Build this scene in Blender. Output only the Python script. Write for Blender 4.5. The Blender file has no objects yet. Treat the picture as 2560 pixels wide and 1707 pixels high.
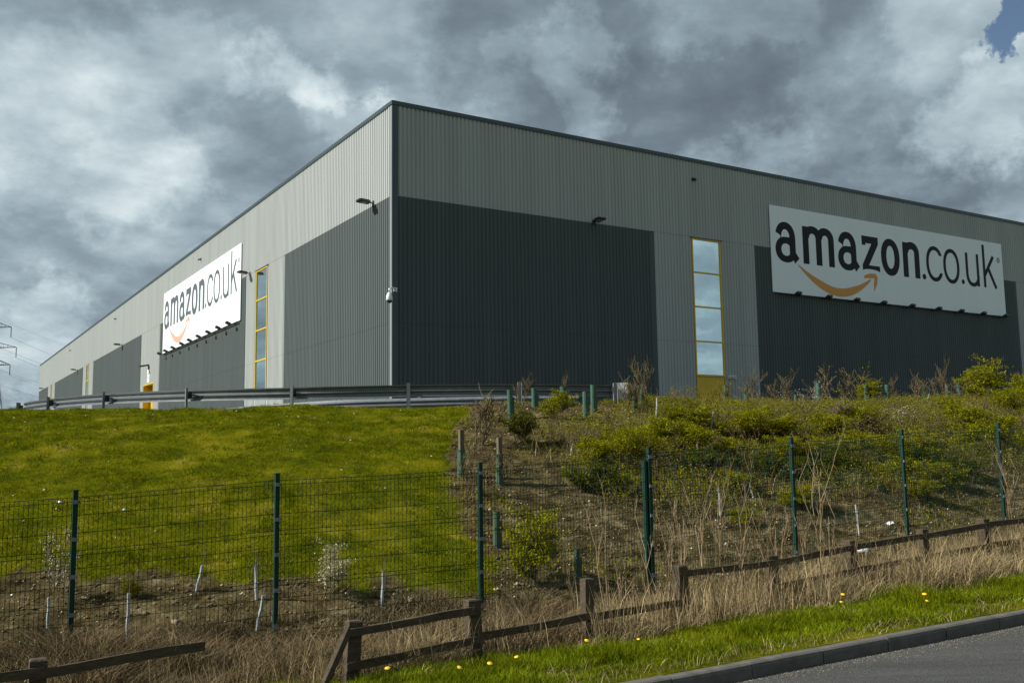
import bpy, math, random
import numpy as np
from mathutils import Vector, Matrix

random.seed(7)
rng = np.random.default_rng(11)
sc = bpy.context.scene
col = sc.collection

# ------------------------------------------------------------------ camera
IMW = 2560.0
FPX, PITCH, ROLL, YAW = 2446.6, 0.1173, -0.0143, 0.5525      # focal length in pixels, angles in radians
EYE = 2.0                                                    # eye height above the road
cp, sp = math.cos(PITCH), math.sin(PITCH)
FWD = np.array([0, cp, sp]); UP0 = np.array([0, -sp, cp]); RT0 = np.array([1.0, 0, 0])
cr, sr = math.cos(ROLL), math.sin(ROLL)
CR = cr * RT0 + sr * UP0
CU = -sr * RT0 + cr * UP0
cam_d = bpy.data.cameras.new('camera')
cam = bpy.data.objects.new('camera', cam_d); col.objects.link(cam)
cam_d.sensor_width = 36.0; cam_d.lens = FPX / IMW * 36.0
cam_d.clip_start = 0.1; cam_d.clip_end = 6000
cam.matrix_world = Matrix(((CR[0], CU[0], -FWD[0], 0), (CR[1], CU[1], -FWD[1], 0), (CR[2], CU[2], -FWD[2], EYE), (0, 0, 0, 1)))
sc.camera = cam

# ------------------------------------------------------------------ exposure, sun, sky
sc.view_settings.view_transform = 'Standard'
sc.view_settings.look = 'None'
sc.view_settings.exposure = 0.58
sc.view_settings.gamma = 1.0
sc.view_settings.use_curve_mapping = False
SUN = Vector((-0.806, -0.121, 0.580)).normalized()
sun_d = bpy.data.lights.new('sun', 'SUN'); sun_d.energy = 5.0; sun_d.angle = math.radians(0.5); sun_d.color = (1.0, 0.965, 0.89)
sun = bpy.data.objects.new('sun', sun_d); col.objects.link(sun)
sun.rotation_euler = SUN.to_track_quat('Z', 'Y').to_euler()
sun.location = (-60, -10, 60)

world = bpy.data.worlds.new('World'); sc.world = world; world.use_nodes = True
wn = world.node_tree; wn.nodes.clear()


def N(nt, kind, **kw):
    n = nt.nodes.new(kind)
    for k, v in kw.items():
        if k == 'ins':
            for i, x in v.items():
                n.inputs[i].default_value = x
        else:
            setattr(n, k, v)
    return n


def L(nt, a, b):
    nt.links.new(a, b)


def wmath(op, a, b=None, clamp=False):
    n = wn.nodes.new('ShaderNodeMath'); n.operation = op; n.use_clamp = clamp
    for i, x in enumerate((a, b)):
        if x is None: continue
        if isinstance(x, (int, float)): n.inputs[i].default_value = x
        else: wn.links.new(x, n.inputs[i])
    return n.outputs[0]


def raypx(x, y):                       # direction in the world through a point of the 2352-wide view of the place
    x = x * 2560 / 2352; y = y * 2560 / 2352
    v = FWD + (x - 1280) / FPX * CR - (y - 853.5) / FPX * CU
    return v / np.linalg.norm(v)


def build_sky():
    tc = N(wn, 'ShaderNodeTexCoord')
    nrm = N(wn, 'ShaderNodeVectorMath', operation='NORMALIZE'); L(wn, tc.outputs['Generated'], nrm.inputs[0])
    sep = N(wn, 'ShaderNodeSeparateXYZ'); L(wn, nrm.outputs[0], sep.inputs[0])
    zc = wmath('ADD', wmath('MAXIMUM', sep.outputs[2], 0.0), 0.30)
    u = wmath('DIVIDE', sep.outputs[0], zc); v = wmath('DIVIDE', sep.outputs[1], zc)
    cmb = N(wn, 'ShaderNodeCombineXYZ'); L(wn, u, cmb.inputs[0]); L(wn, v, cmb.inputs[1])

    def noise(scale, detail, rough, off, dist=0.0, src=cmb.outputs[0]):
        mp = N(wn, 'ShaderNodeMapping'); mp.inputs['Location'].default_value = off
        mp.inputs['Scale'].default_value = (scale, scale, scale); L(wn, src, mp.inputs[0])
        t = N(wn, 'ShaderNodeTexNoise'); t.inputs['Scale'].default_value = 1.0; t.inputs['Detail'].default_value = detail
        t.inputs['Roughness'].default_value = rough; t.inputs['Distortion'].default_value = dist
        L(wn, mp.outputs[0], t.inputs['Vector'])
        return t.outputs['Fac']
    big = noise(2.6, 9, 0.60, (3.1, 1.7, 0.4), 0.1)
    off = noise(2.6, 9, 0.60, (3.1 + 0.11, 1.7 + 0.02, 0.4), 0.1)      # the same field a little towards the sun: relief of the clouds
    fine = noise(5.5, 9, 0.62, (7.7, 0.3, 2.2), 0.3)
    lay = noise(0.8, 3, 0.5, (1.3, 6.2, 1.0), 0.0)
    relief = wmath('SUBTRACT', off, big)
    b = wmath('MULTIPLY', wmath('SUBTRACT', big, 0.5), -0.48)
    b = wmath('ADD', b, wmath('MULTIPLY', relief, -1.1))
    b = wmath('ADD', b, wmath('MULTIPLY', wmath('SUBTRACT', fine, 0.5), 0.36))
    b = wmath('ADD', b, wmath('MULTIPLY', wmath('SUBTRACT', lay, 0.5), 0.4))
    # cauliflower lumps: cells of a stirred cell pattern
    st2 = N(wn, 'ShaderNodeTexNoise'); st2.inputs['Scale'].default_value = 4.0; st2.inputs['Detail'].default_value = 6; L(wn, cmb.outputs[0], st2.inputs['Vector'])
    sv = N(wn, 'ShaderNodeVectorMath', operation='MULTIPLY_ADD'); L(wn, st2.outputs['Color'], sv.inputs[0]); sv.inputs[1].default_value = (.34, .34, .34); L(wn, cmb.outputs[0], sv.inputs[2])
    vo = N(wn, 'ShaderNodeTexVoronoi', feature='SMOOTH_F1'); vo.inputs['Scale'].default_value = 6.5; vo.inputs['Smoothness'].default_value = .35; L(wn, sv.outputs[0], vo.inputs['Vector'])
    b = wmath('ADD', b, wmath('MULTIPLY', wmath('SUBTRACT', 0.42, vo.outputs['Distance']), 0.26))
    b = wmath('ADD', b, 0.49)
    # ragged edges: the direction is stirred by noise before cloud masses are placed
    wt = N(wn, 'ShaderNodeTexNoise'); wt.inputs['Scale'].default_value = 7.0; wt.inputs['Detail'].default_value = 7; wt.inputs['Roughness'].default_value = 0.62
    L(wn, nrm.outputs[0], wt.inputs['Vector'])
    ws = N(wn, 'ShaderNodeVectorMath', operation='SUBTRACT'); L(wn, wt.outputs['Color'], ws.inputs[0]); ws.inputs[1].default_value = (.5, .5, .5)
    wm = N(wn, 'ShaderNodeVectorMath', operation='SCALE'); L(wn, ws.outputs[0], wm.inputs[0]); wm.inputs['Scale'].default_value = 0.30
    wa = N(wn, 'ShaderNodeVectorMath', operation='ADD'); L(wn, nrm.outputs[0], wa.inputs[0]); L(wn, wm.outputs[0], wa.inputs[1])
    stir = N(wn, 'ShaderNodeVectorMath', operation='NORMALIZE'); L(wn, wa.outputs[0], stir.inputs[0])

    def blob(px, py, rad, amp, prev):            # a cloud mass of its own: thick dark base (amp < 0) or bright sunlit top (amp > 0)
        d = raypx(px, py)
        dt = N(wn, 'ShaderNodeVectorMath', operation='DOT_PRODUCT'); L(wn, stir.outputs[0], dt.inputs[0]); dt.inputs[1].default_value = tuple(d)
        dd = dt.outputs['Value']
        mr = N(wn, 'ShaderNodeMapRange', interpolation_type='SMOOTHSTEP'); mr.inputs['From Min'].default_value = math.cos(math.radians(rad)); mr.inputs['From Max'].default_value = math.cos(math.radians(rad * 0.25))
        mr.inputs['To Max'].default_value = amp
        L(wn, dd, mr.inputs['Value'])
        return wmath('ADD', prev, mr.outputs[0])
    for px, py, rad, amp in BLOBS:
        b = blob(px, py, rad, amp, b)
    ramp = N(wn, 'ShaderNodeValToRGB'); L(wn, b, ramp.inputs[0])
    e = ramp.color_ramp.elements
    e[0].position = 0.0; e[0].color = (0.110, 0.143, 0.172, 1)
    e[1].position = 1.0; e[1].color = (0.74, 0.81, 0.83, 1)
    for p, c in ((0.22, (0.150, 0.196, 0.232)), (0.45, (0.245, 0.315, 0.362)), (0.66, (0.40, 0.49, 0.535)), (0.84, (0.58, 0.67, 0.70))):
        x = ramp.color_ramp.elements.new(p); x.color = (*c, 1)
    sky = N(wn, 'ShaderNodeTexSky', sky_type='NISHITA', sun_disc=False)
    sky.sun_elevation = math.asin(SUN.z); sky.sun_rotation = math.atan2(SUN.x, SUN.y)
    sky.air_density = 1.0; sky.dust_density = 0.6; sky.ozone_density = 1.5
    bg1 = N(wn, 'ShaderNodeBackground'); bg1.inputs[1].default_value = 0.06; L(wn, sky.outputs[0], bg1.inputs[0])
    bg2 = N(wn, 'ShaderNodeBackground'); bg2.inputs[1].default_value = CLOUD; L(wn, ramp.outputs[0], bg2.inputs[0])
    # gaps of blue
    g = noise(2.2, 7, 0.55, (0.9, 4.4, 3.0), 0.3)
    gap = wmath('ADD', wmath('SUBTRACT', 0.25, g), 0.0)
    for px, py, rad, amp in GAPS:
        gap = blob(px, py, rad, amp, gap)
    cov = N(wn, 'ShaderNodeMapRange', interpolation_type='SMOOTHSTEP'); cov.inputs['From Min'].default_value = 0.0; cov.inputs['From Max'].default_value = 0.16
    cov.inputs['To Min'].default_value = 1.0; cov.inputs['To Max'].default_value = 0.0
    L(wn, gap, cov.inputs['Value'])
    mix = N(wn, 'ShaderNodeMixShader'); L(wn, cov.outputs[0], mix.inputs[0]); L(wn, bg1.outputs[0], mix.inputs[1]); L(wn, bg2.outputs[0], mix.inputs[2])
    out = N(wn, 'ShaderNodeOutputWorld'); L(wn, mix.outputs[0], out.inputs[0])


CLOUD = 0.76
BLOBS = [(250, 330, 15, 0.05), (1230, 100, 7.8, -0.31), (1570, 270, 6.0, -0.34), (1010, 40, 4.0, -0.06), (1760, 50, 6, -0.16), (90, 190, 5.5, 0.16), (665, 140, 3.4, 0.25),
         (420, 130, 5, 0.14), (340, 400, 4.0, 0.20), (740, 250, 3.6, 0.20), (90, 720, 3.5, 0.26), (2290, 215, 4.2, 0.26), (2120, 330, 3.0, 0.14),
         (250, 560, 4.5, -0.06), (540, 490, 4.5, -0.05), (1330, 205, 3.0, 0.20), (150, 40, 4, -0.05), (2060, 440, 6.0, -0.30), (1900, 180, 4.0, -0.14)]
GAPS = [(2350, 70, 2.7, 0.46), (40, 960, 2.2, 0.10)]
build_sky()

# ------------------------------------------------------------------ plan directions and terrain
DU = np.array([math.cos(YAW), math.sin(YAW)])           # along the road and the shaded long wall
DV = np.array([-math.sin(YAW), math.cos(YAW)])          # away from the road, along the sunny wall


def P(a, b, z=0.0):                                     # plan coordinates -> world (z is above the road)
    return Vector((a * DU[0] + b * DV[0], a * DU[1] + b * DV[1], z))


def vnoise(x, y, seed=0):
    xi = np.floor(x).astype(np.int64); yi = np.floor(y).astype(np.int64)
    fx = x - xi; fy = y - yi
    fx = fx * fx * (3 - 2 * fx); fy = fy * fy * (3 - 2 * fy)

    def h(i, j):
        n = (i * 374761393 + j * 668265263 + seed * 974634777) & 0xffffffff
        n = ((n ^ (n >> 13)) * 1274126177) & 0xffffffff
        n = (n ^ (n >> 16)) & 0xffffffff
        return n / 4294967295.0 * 2 - 1
    return (h(xi, yi) * (1 - fx) + h(xi + 1, yi) * fx) * (1 - fy) + (h(xi, yi + 1) * (1 - fx) + h(xi + 1, yi + 1) * fx) * fy


KB = 6.45                                               # kerb face


def z_road(a): return 0.05 + 0.0133 * (np.clip(a, -70, 130) - 6.0)


A_F = [-30, -8, 0, 3.7, 6.4, 9.2, 12.2, 15, 18, 24, 32, 60, 120]
B_F = [18, 14.2, 12.7, 11.9, 11.3, 11.3, 11.3, 11.3, 11.3, 11.3, 11.3, 11.3, 11.3]
Z_F = [-.6, -.4, -.17, -.07, -.02, .0, .2, .42, .55, .85, 1.1, 1.8, 3.0]
A_W = [-30, -4, 1, 5, 8, 11, 14, 20, 32, 60, 120]
Z_W = [-.6, -.36, -.25, -.12, .02, .12, .28, .5, .9, 1.6, 2.8]
A_C = [-40, -14, -6, -2, 2, 6.3, 10.7, 13.5, 16, 18.3, 21.8, 25.8, 30, 37, 60, 120]
B_C = [48, 37, 32, 30, 27.5, 25, 22.8, 21.9, 21.5, 21.4, 21.4, 21.4, 21.4, 21.4, 21.4, 21.4]
Z_C = [3.4, 3.5, 3.47, 3.44, 3.40, 3.34, 3.29, 3.36, 3.44, 3.47, 3.52, 3.60, 3.78, 4.1, 4.6, 5.4]
PLAT = 3.27


def height(a, b, bumps=True):
    a = np.asarray(a, float); b = np.asarray(b, float)
    zr = z_road(a)
    zk = zr + 0.125
    zw = np.interp(a, A_W, Z_W); zf = np.interp(a, A_F, Z_F); bf = np.interp(a, A_F, B_F)
    zc = np.interp(a, A_C, Z_C); bc = np.interp(a, A_C, B_C)
    bw = 9.25
    t1 = np.clip((b - (KB + .13)) / (bw - KB - .13), 0, 1)
    z = zk + (zw - zk) * (t1 ** 1.5 * .55 + t1 * .45)
    t2 = np.clip((b - bw) / np.maximum(bf - bw, .1), 0, 1)
    z = np.where(b > bw, zw + (zf - zw) * t2, z)
    t3 = np.clip((b - bf) / (bc - bf), 0, 1)
    g = t3 * (1 + .22 * (1 - t3)) - .05 * np.sin(t3 * math.pi * 2) * .5
    z = np.where(b > bf, zf + (zc - zf) * g, z)
    t4 = np.clip((b - bc) / 2.2, 0, 1)
    pl = PLAT + np.clip((b - bc) / 12.0, 0, 1) * .3
    z = np.where(b > bc, zc + (np.minimum(pl, zc) - zc) * (t4 * t4 * (3 - 2 * t4)), z)
    low = zr - .12
    z = np.where(b < KB + .1, low, z)
    far = np.clip((-b - 8) / 30, 0, 1)
    z = np.where(b < -8, low - far * .5, z)
    if bumps:
        amp = np.clip((b - KB - .4) / 1.5, 0, 1) * np.where(b > bc, np.clip(1 - (b - bc) / 2, .15, 1), 1)
        z = z + amp * (.06 * vnoise(a * .45, b * .45, 1) + .035 * vnoise(a * 1.3, b * 1.3, 2) + .022 * vnoise(a * 2.7, b * 2.7, 3))
        soil = np.clip((a - 11.5) / 2, 0, 1) * np.clip((b - 10.5) / 1, 0, 1) * np.clip((bc + .5 - b), 0, 1)
        z = z + soil * (.05 * vnoise(a * 1.9, b * 1.9, 5) + .09 * vnoise(a * .8, b * .8, 6))
    return z


def gz(a, b): return float(height(a, b))


def at(px, py, lift=0.0):                              # where the sight line through this point meets the ground: (a, b, z)
    d = raypx(px, py)
    lo = None
    t = 4.0
    while t < 80:
        p = d * t
        a = p[0] * DU[0] + p[1] * DU[1]; b = p[0] * DV[0] + p[1] * DV[1]
        if EYE + p[2] < float(height(a, b)) + lift:
            l, h = t - .1, t
            for _ in range(18):
                m = (l + h) / 2; p = d * m
                a = p[0] * DU[0] + p[1] * DU[1]; b = p[0] * DV[0] + p[1] * DV[1]
                if EYE + p[2] < float(height(a, b)) + lift: h = m
                else: l = m
            p = d * h
            a = p[0] * DU[0] + p[1] * DU[1]; b = p[0] * DV[0] + p[1] * DV[1]
            return a, b, EYE + p[2]
        t += .1
    # sight line passes over the crest: stand on the crest itself
    t = 20.0; best = None
    while t < 45:
        p = d * t
        a = p[0] * DU[0] + p[1] * DU[1]; b = p[0] * DV[0] + p[1] * DV[1]
        g = EYE + p[2] - float(height(a, b))
        if best is None or g < best[0]: best = (g, a, b)
        t += .2
    return best[1], best[2], gz(best[1], best[2])


def depth(a, b):
    p = P(a, b)
    return p.y * cp


def onplane(px, py, b):                                # sight line against the upright plane b = const: (a, z)
    d = raypx(px, py)
    t = b / (d[0] * DV[0] + d[1] * DV[1])
    p = d * t
    return p[0] * DU[0] + p[1] * DU[1], EYE + p[2]


# ------------------------------------------------------------------ materials
MATS = {}


def mat(name, rgb, rough=.6, metal=0.0, var=.0, vscale=3.0, bump=0.0, bscale=40.0, spec=.5, island=0.0, trans=0.0, streak=None, dark=.5):
    if name in MATS: return MATS[name]
    m = bpy.data.materials.new(name); m.use_nodes = True
    nt = m.node_tree; bs = nt.nodes['Principled BSDF']
    bs.inputs['Roughness'].default_value = rough; bs.inputs['Metallic'].default_value = metal
    bs.inputs['Specular IOR Level'].default_value = spec
    base = N(nt, 'ShaderNodeRGB'); base.outputs[0].default_value = (*rgb, 1)
    cout = base.outputs[0]
    tc = N(nt, 'ShaderNodeTexCoord')
    if var > 0:
        mp = N(nt, 'ShaderNodeMapping'); L(nt, tc.outputs['Object'], mp.inputs[0])
        if streak: mp.inputs['Scale'].default_value = streak
        t = N(nt, 'ShaderNodeTexNoise'); t.inputs['Scale'].default_value = vscale; t.inputs['Detail'].default_value = 6; t.inputs['Roughness'].default_value = .6
        L(nt, mp.outputs[0], t.inputs['Vector'])
        mr = N(nt, 'ShaderNodeMapRange'); mr.inputs['From Min'].default_value = .3; mr.inputs['From Max'].default_value = .7
        mr.inputs['To Min'].default_value = 1 - var; mr.inputs['To Max'].default_value = 1 + var
        L(nt, t.outputs['Fac'], mr.inputs['Value'])
        mx = N(nt, 'ShaderNodeVectorMath', operation='SCALE'); L(nt, cout, mx.inputs[0]); L(nt, mr.outputs[0], mx.inputs['Scale'])
        cout = mx.outputs[0]
    if island > 0:
        g = N(nt, 'ShaderNodeNewGeometry')
        mr = N(nt, 'ShaderNodeMapRange'); mr.inputs['To Min'].default_value = 1 - island; mr.inputs['To Max'].default_value = 1 + island
        L(nt, g.outputs['Random Per Island'], mr.inputs['Value'])
        mx = N(nt, 'ShaderNodeVectorMath', operation='SCALE'); L(nt, cout, mx.inputs[0]); L(nt, mr.outputs[0], mx.inputs['Scale'])
        cout = mx.outputs[0]
    L(nt, cout, bs.inputs['Base Color'])
    if bump > 0:
        t2 = N(nt, 'ShaderNodeTexNoise'); t2.inputs['Scale'].default_value = bscale; t2.inputs['Detail'].default_value = 5
        L(nt, tc.outputs['Object'], t2.inputs['Vector'])
        bp = N(nt, 'ShaderNodeBump'); bp.inputs['Strength'].default_value = bump; bp.inputs['Distance'].default_value = .02
        L(nt, t2.outputs['Fac'], bp.inputs['Height']); L(nt, bp.outputs[0], bs.inputs['Normal'])
    if trans > 0:
        tr = N(nt, 'ShaderNodeBsdfTranslucent'); L(nt, cout, tr.inputs[0])
        ms = N(nt, 'ShaderNodeMixShader'); ms.inputs[0].default_value = trans
        out = nt.nodes['Material Output']
        L(nt, bs.outputs[0], ms.inputs[1]); L(nt, tr.outputs[0], ms.inputs[2]); L(nt, ms.outputs[0], out.inputs[0])
    MATS[name] = m
    return m


M_LIGHT = mat('cladding_light_grey', (.345, .37, .366), .5, .0, spec=.3, var=.09, vscale=1.0, streak=(1.2, 1.2, .06))
M_DARK = mat('cladding_dark_grey', (.080, .099, .101), .6, .0, spec=.15, var=.12, vscale=1.0, streak=(1.2, 1.2, .06))
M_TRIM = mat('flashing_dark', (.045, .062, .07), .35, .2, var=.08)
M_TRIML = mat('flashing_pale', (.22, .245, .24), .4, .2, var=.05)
M_CORE = mat('wall_core_dark', (.02, .022, .024), .8)
M_ROOF = mat('roof_membrane', (.16, .165, .165), .8, var=.1)
M_YEL = mat('yellow_paint', (.62, .40, .012), .4, var=.06)
M_WHITE = mat('sign_white', (.76, .81, .86), .38, var=.02, vscale=.8)
M_LETTER = mat('sign_letter', (.007, .009, .013), .6, spec=.25)
M_LETTER_GLARE_MARK = mat('sign_letter_glare_and_mark', (.075, .088, .10), .4)  # sun glare painted in as paler letters; door sign marks are plain grey
M_ORANGE = mat('sign_orange', (.60, .26, .035), .4)
M_ORANGE_GLARE = mat('sign_orange_glare', (.62, .34, .25), .4)  # orange with the sunny sign's glare painted in as a pinkish pallor
M_FIX = mat('fixture_black', (.018, .019, .02), .5)
M_GALV = mat('galvanised_steel', (.16, .175, .185), .42, .3, var=.18, vscale=6, bump=.05)
M_GALVD = mat('galvanised_dull', (.17, .185, .195), .55, .4, var=.2, vscale=8)
M_GREENP = mat('green_powder_coat', (.002, .028, .019), .6, var=.1, spec=.25)
M_WIRE = mat('green_wire', (.004, .022, .013), .7, spec=.1)
M_WOOD = mat('weathered_wood', (.066, .050, .032), .85, var=.35, vscale=9, streak=(1, 1, 3), bump=.5, bscale=30, spec=.2)
M_KERB = mat('kerb_concrete', (.105, .098, .085), .85, var=.22, vscale=7, bump=.35, bscale=90, spec=.2)
M_TUBE = mat('tree_tube_green', (.042, .115, .078), .5, var=.15, vscale=6, trans=.25)
M_TUBED = mat('tree_tube_dull', (.035, .075, .045), .6, var=.25, vscale=5)
M_STAKE = mat('stake_wood', (.10, .085, .05), .85, var=.3, vscale=12)
M_GUARD = mat('spiral_guard_white', (.36, .38, .37), .5, var=.15, vscale=20)
M_LITTER = mat('litter_white', (.72, .74, .75), .5, var=.1, vscale=20)
M_RED = mat('litter_red', (.50, .10, .07), .5)
M_TWIG = mat('twig_bark', (.125, .092, .052), .85, var=.3, vscale=20, spec=.2)
M_TWIGP = mat('twig_pale', (.27, .20, .115), .85, var=.3, vscale=12, spec=.2, island=.25)
M_LEAF = mat('leaf_yellow_green', (.205, .205, .004), .8, island=.6, var=.35, vscale=4, trans=.4, spec=.0)
M_LEAFD = mat('leaf_dark_green', (.075, .092, .004), .8, island=.5, var=.3, vscale=4, trans=.3, spec=.0)
M_LEAFP = mat('leaf_pale_yellow', (.23, .20, .012), .55, island=.35, trans=.45, spec=.2)
M_FLOWER = mat('blossom_white', (.48, .46, .40), .6, island=.2, trans=.2)
M_FLOWERC = mat('blossom_cream', (.40, .37, .20), .6, island=.25, trans=.2)
M_DAND = mat('dandelion_yellow', (.75, .47, .01), .6, island=.1)
M_GRASSM = mat('grass_mown', (.148, .165, .005), .9, var=.55, vscale=4.0, island=.45, trans=.25, spec=.0)
M_GRASSV = mat('grass_verge', (.125, .155, .006), .9, var=.55, vscale=1.8, island=.5, trans=.3, spec=.0)
M_DRY = mat('grass_dry', (.31, .24, .13), .9, var=.4, vscale=2.5, island=.55, trans=.2, spec=.0)
M_TUFT = mat('grass_tuft_dark', (.075, .10, .004), .9, var=.4, vscale=2, island=.5, trans=.25, spec=.0)
M_THATCH = mat('grass_thatch', (.30, .25, .06), .9, var=.3, vscale=2, island=.5, trans=.2, spec=.0)
M_BRUSH = mat('dead_brush', (.155, .115, .062), .9, var=.4, vscale=3, island=.6, spec=.0)
M_STONE = mat('stones_pale', (.34, .28, .19), .85, island=.5, var=.2, vscale=6, spec=.2)
M_CLOD = mat('soil_clods', (.105, .080, .040), .95, island=.4, spec=.1)
M_STEEL = mat('pylon_steel', (.10, .115, .125), .6, .2)
M_CABLE = mat('cable_aluminium', (.13, .145, .155), .6)
M_CAMW = mat('camera_housing', (.62, .64, .65), .3, .3)
M_DOME = mat('camera_smoked_dome', (.03, .03, .035), .1)


def glass_mat():
    m = bpy.data.materials.new('coated_glass'); m.use_nodes = True; nt = m.node_tree; nt.nodes.clear()
    d = N(nt, 'ShaderNodeBsdfDiffuse'); d.inputs[0].default_value = (.05, .065, .07, 1)
    g = N(nt, 'ShaderNodeBsdfGlossy'); g.inputs[0].default_value = (.82, .97, .97, 1); g.inputs['Roughness'].default_value = .02
    f = N(nt, 'ShaderNodeFresnel'); f.inputs[0].default_value = 2.6
    a = N(nt, 'ShaderNodeMath', operation='ADD', use_clamp=True); a.inputs[1].default_value = .58; L(nt, f.outputs[0], a.inputs[0])
    t = N(nt, 'ShaderNodeTexCoord'); no = N(nt, 'ShaderNodeTexNoise'); no.inputs['Scale'].default_value = .9; L(nt, t.outputs['Object'], no.inputs['Vector'])
    bp = N(nt, 'ShaderNodeBump'); bp.inputs['Strength'].default_value = .05; bp.inputs['Distance'].default_value = .05; L(nt, no.outputs['Fac'], bp.inputs['Height'])
    L(nt, bp.outputs[0], g.inputs['Normal'])
    mx = N(nt, 'ShaderNodeMixShader'); L(nt, a.outputs[0], mx.inputs[0]); L(nt, d.outputs[0], mx.inputs[1]); L(nt, g.outputs[0], mx.inputs[2])
    o = N(nt, 'ShaderNodeOutputMaterial'); L(nt, mx.outputs[0], o.inputs[0])
    return m


M_GLASS = glass_mat()


def ground_mat():
    m = bpy.data.materials.new('ground_grass_and_soil'); m.use_nodes = True; nt = m.node_tree
    bs = nt.nodes['Principled BSDF']; bs.inputs['Roughness'].default_value = .95; bs.inputs['Specular IOR Level'].default_value = .0
    tc = N(nt, 'ShaderNodeTexCoord')

    def noise(scale, detail=6, rough=.6):
        t = N(nt, 'ShaderNodeTexNoise'); t.inputs['Scale'].default_value = scale; t.inputs['Detail'].default_value = detail; t.inputs['Roughness'].default_value = rough
        L(nt, tc.outputs['Object'], t.inputs['Vector']); return t.outputs['Fac']

    def ramp(f, stops):
        r = N(nt, 'ShaderNodeValToRGB'); L(nt, f, r.inputs[0])
        e = r.color_ramp.elements
        e[0].position, e[0].color = stops[0][0], (*stops[0][1], 1)
        e[1].position, e[1].color = stops[-1][0], (*stops[-1][1], 1)
        for p, c in stops[1:-1]:
            x = e.new(p); x.color = (*c, 1)
        return r.outputs[0]

    def mixc(f, a, b):
        x = N(nt, 'ShaderNodeMix', data_type='RGBA'); L(nt, f, x.inputs[0]); L(nt, a, x.inputs[6]); L(nt, b, x.inputs[7]); return x.outputs[2]

    def attr(n):
        x = N(nt, 'ShaderNodeAttribute', attribute_name=n); return x.outputs['Fac']
    grass = ramp(noise(1.1, 8, .65), [(.32, (.03, .045, .003)), (.5, (.10, .105, .004)), (.62, (.17, .15, .008)), (.75, (.25, .20, .05))])
    soil = ramp(noise(2.6, 10, .7), [(.36, (.016, .012, .006)), (.47, (.06, .046, .020)), (.57, (.11, .086, .040)), (.67, (.24, .19, .105))])
    dry = ramp(noise(4, 8, .7), [(.3, (.06, .045, .025)), (.55, (.17, .13, .065)), (.75, (.27, .21, .11))])
    tar = ramp(noise(30, 6, .7), [(.3, (.045, .046, .047)), (.7, (.085, .086, .086))])
    c = mixc(attr('soil'), grass, soil); c = mixc(attr('dry'), c, dry); c = mixc(attr('tar'), c, tar)
    L(nt, c, bs.inputs['Base Color'])
    bp = N(nt, 'ShaderNodeBump'); bp.inputs['Strength'].default_value = .9; bp.inputs['Distance'].default_value = .06
    h = N(nt, 'ShaderNodeMath', operation='ADD'); L(nt, noise(5, 8, .65), h.inputs[0]); L(nt, noise(17, 6, .7), h.inputs[1])
    L(nt, h.outputs[0], bp.inputs['Height']); L(nt, bp.outputs[0], bs.inputs['Normal'])
    return m


def asphalt_mat():
    m = bpy.data.materials.new('asphalt'); m.use_nodes = True; nt = m.node_tree
    bs = nt.nodes['Principled BSDF']; bs.inputs['Roughness'].default_value = .85; bs.inputs['Specular IOR Level'].default_value = .3
    tc = N(nt, 'ShaderNodeTexCoord')
    v = N(nt, 'ShaderNodeTexVoronoi'); v.inputs['Scale'].default_value = 85; L(nt, tc.outputs['Object'], v.inputs['Vector'])
    mpv = N(nt, 'ShaderNodeMapping'); mpv.inputs['Rotation'].default_value = (0, 0, -YAW); mpv.inputs['Scale'].default_value = (.25, 2.2, 1); L(nt, tc.outputs['Object'], mpv.inputs[0])
    n = N(nt, 'ShaderNodeTexNoise'); n.inputs['Scale'].default_value = 1.3; n.inputs['Detail'].default_value = 8; n.inputs['Roughness'].default_value = .65
    L(nt, mpv.outputs[0], n.inputs['Vector'])
    r = N(nt, 'ShaderNodeValToRGB'); L(nt, n.outputs['Fac'], r.inputs[0])
    r.color_ramp.elements[0].position = .3; r.color_ramp.elements[0].color = (.040, .040, .037, 1)
    r.color_ramp.elements[1].position = .72; r.color_ramp.elements[1].color = (.066, .065, .060, 1)
    mr = N(nt, 'ShaderNodeMapRange'); L(nt, v.outputs['Color'], mr.inputs['Value']); mr.inputs['To Min'].default_value = .55; mr.inputs['To Max'].default_value = 1.45
    mx = N(nt, 'ShaderNodeVectorMath', operation='SCALE'); L(nt, r.outputs[0], mx.inputs[0]); L(nt, mr.outputs[0], mx.inputs['Scale'])
    L(nt, mx.outputs[0], bs.inputs['Base Color'])
    bp = N(nt, 'ShaderNodeBump'); bp.inputs['Strength'].default_value = .6; bp.inputs['Distance'].default_value = .008; L(nt, v.outputs['Distance'], bp.inputs['Height']); L(nt, bp.outputs[0], bs.inputs['Normal'])
    return m


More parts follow.
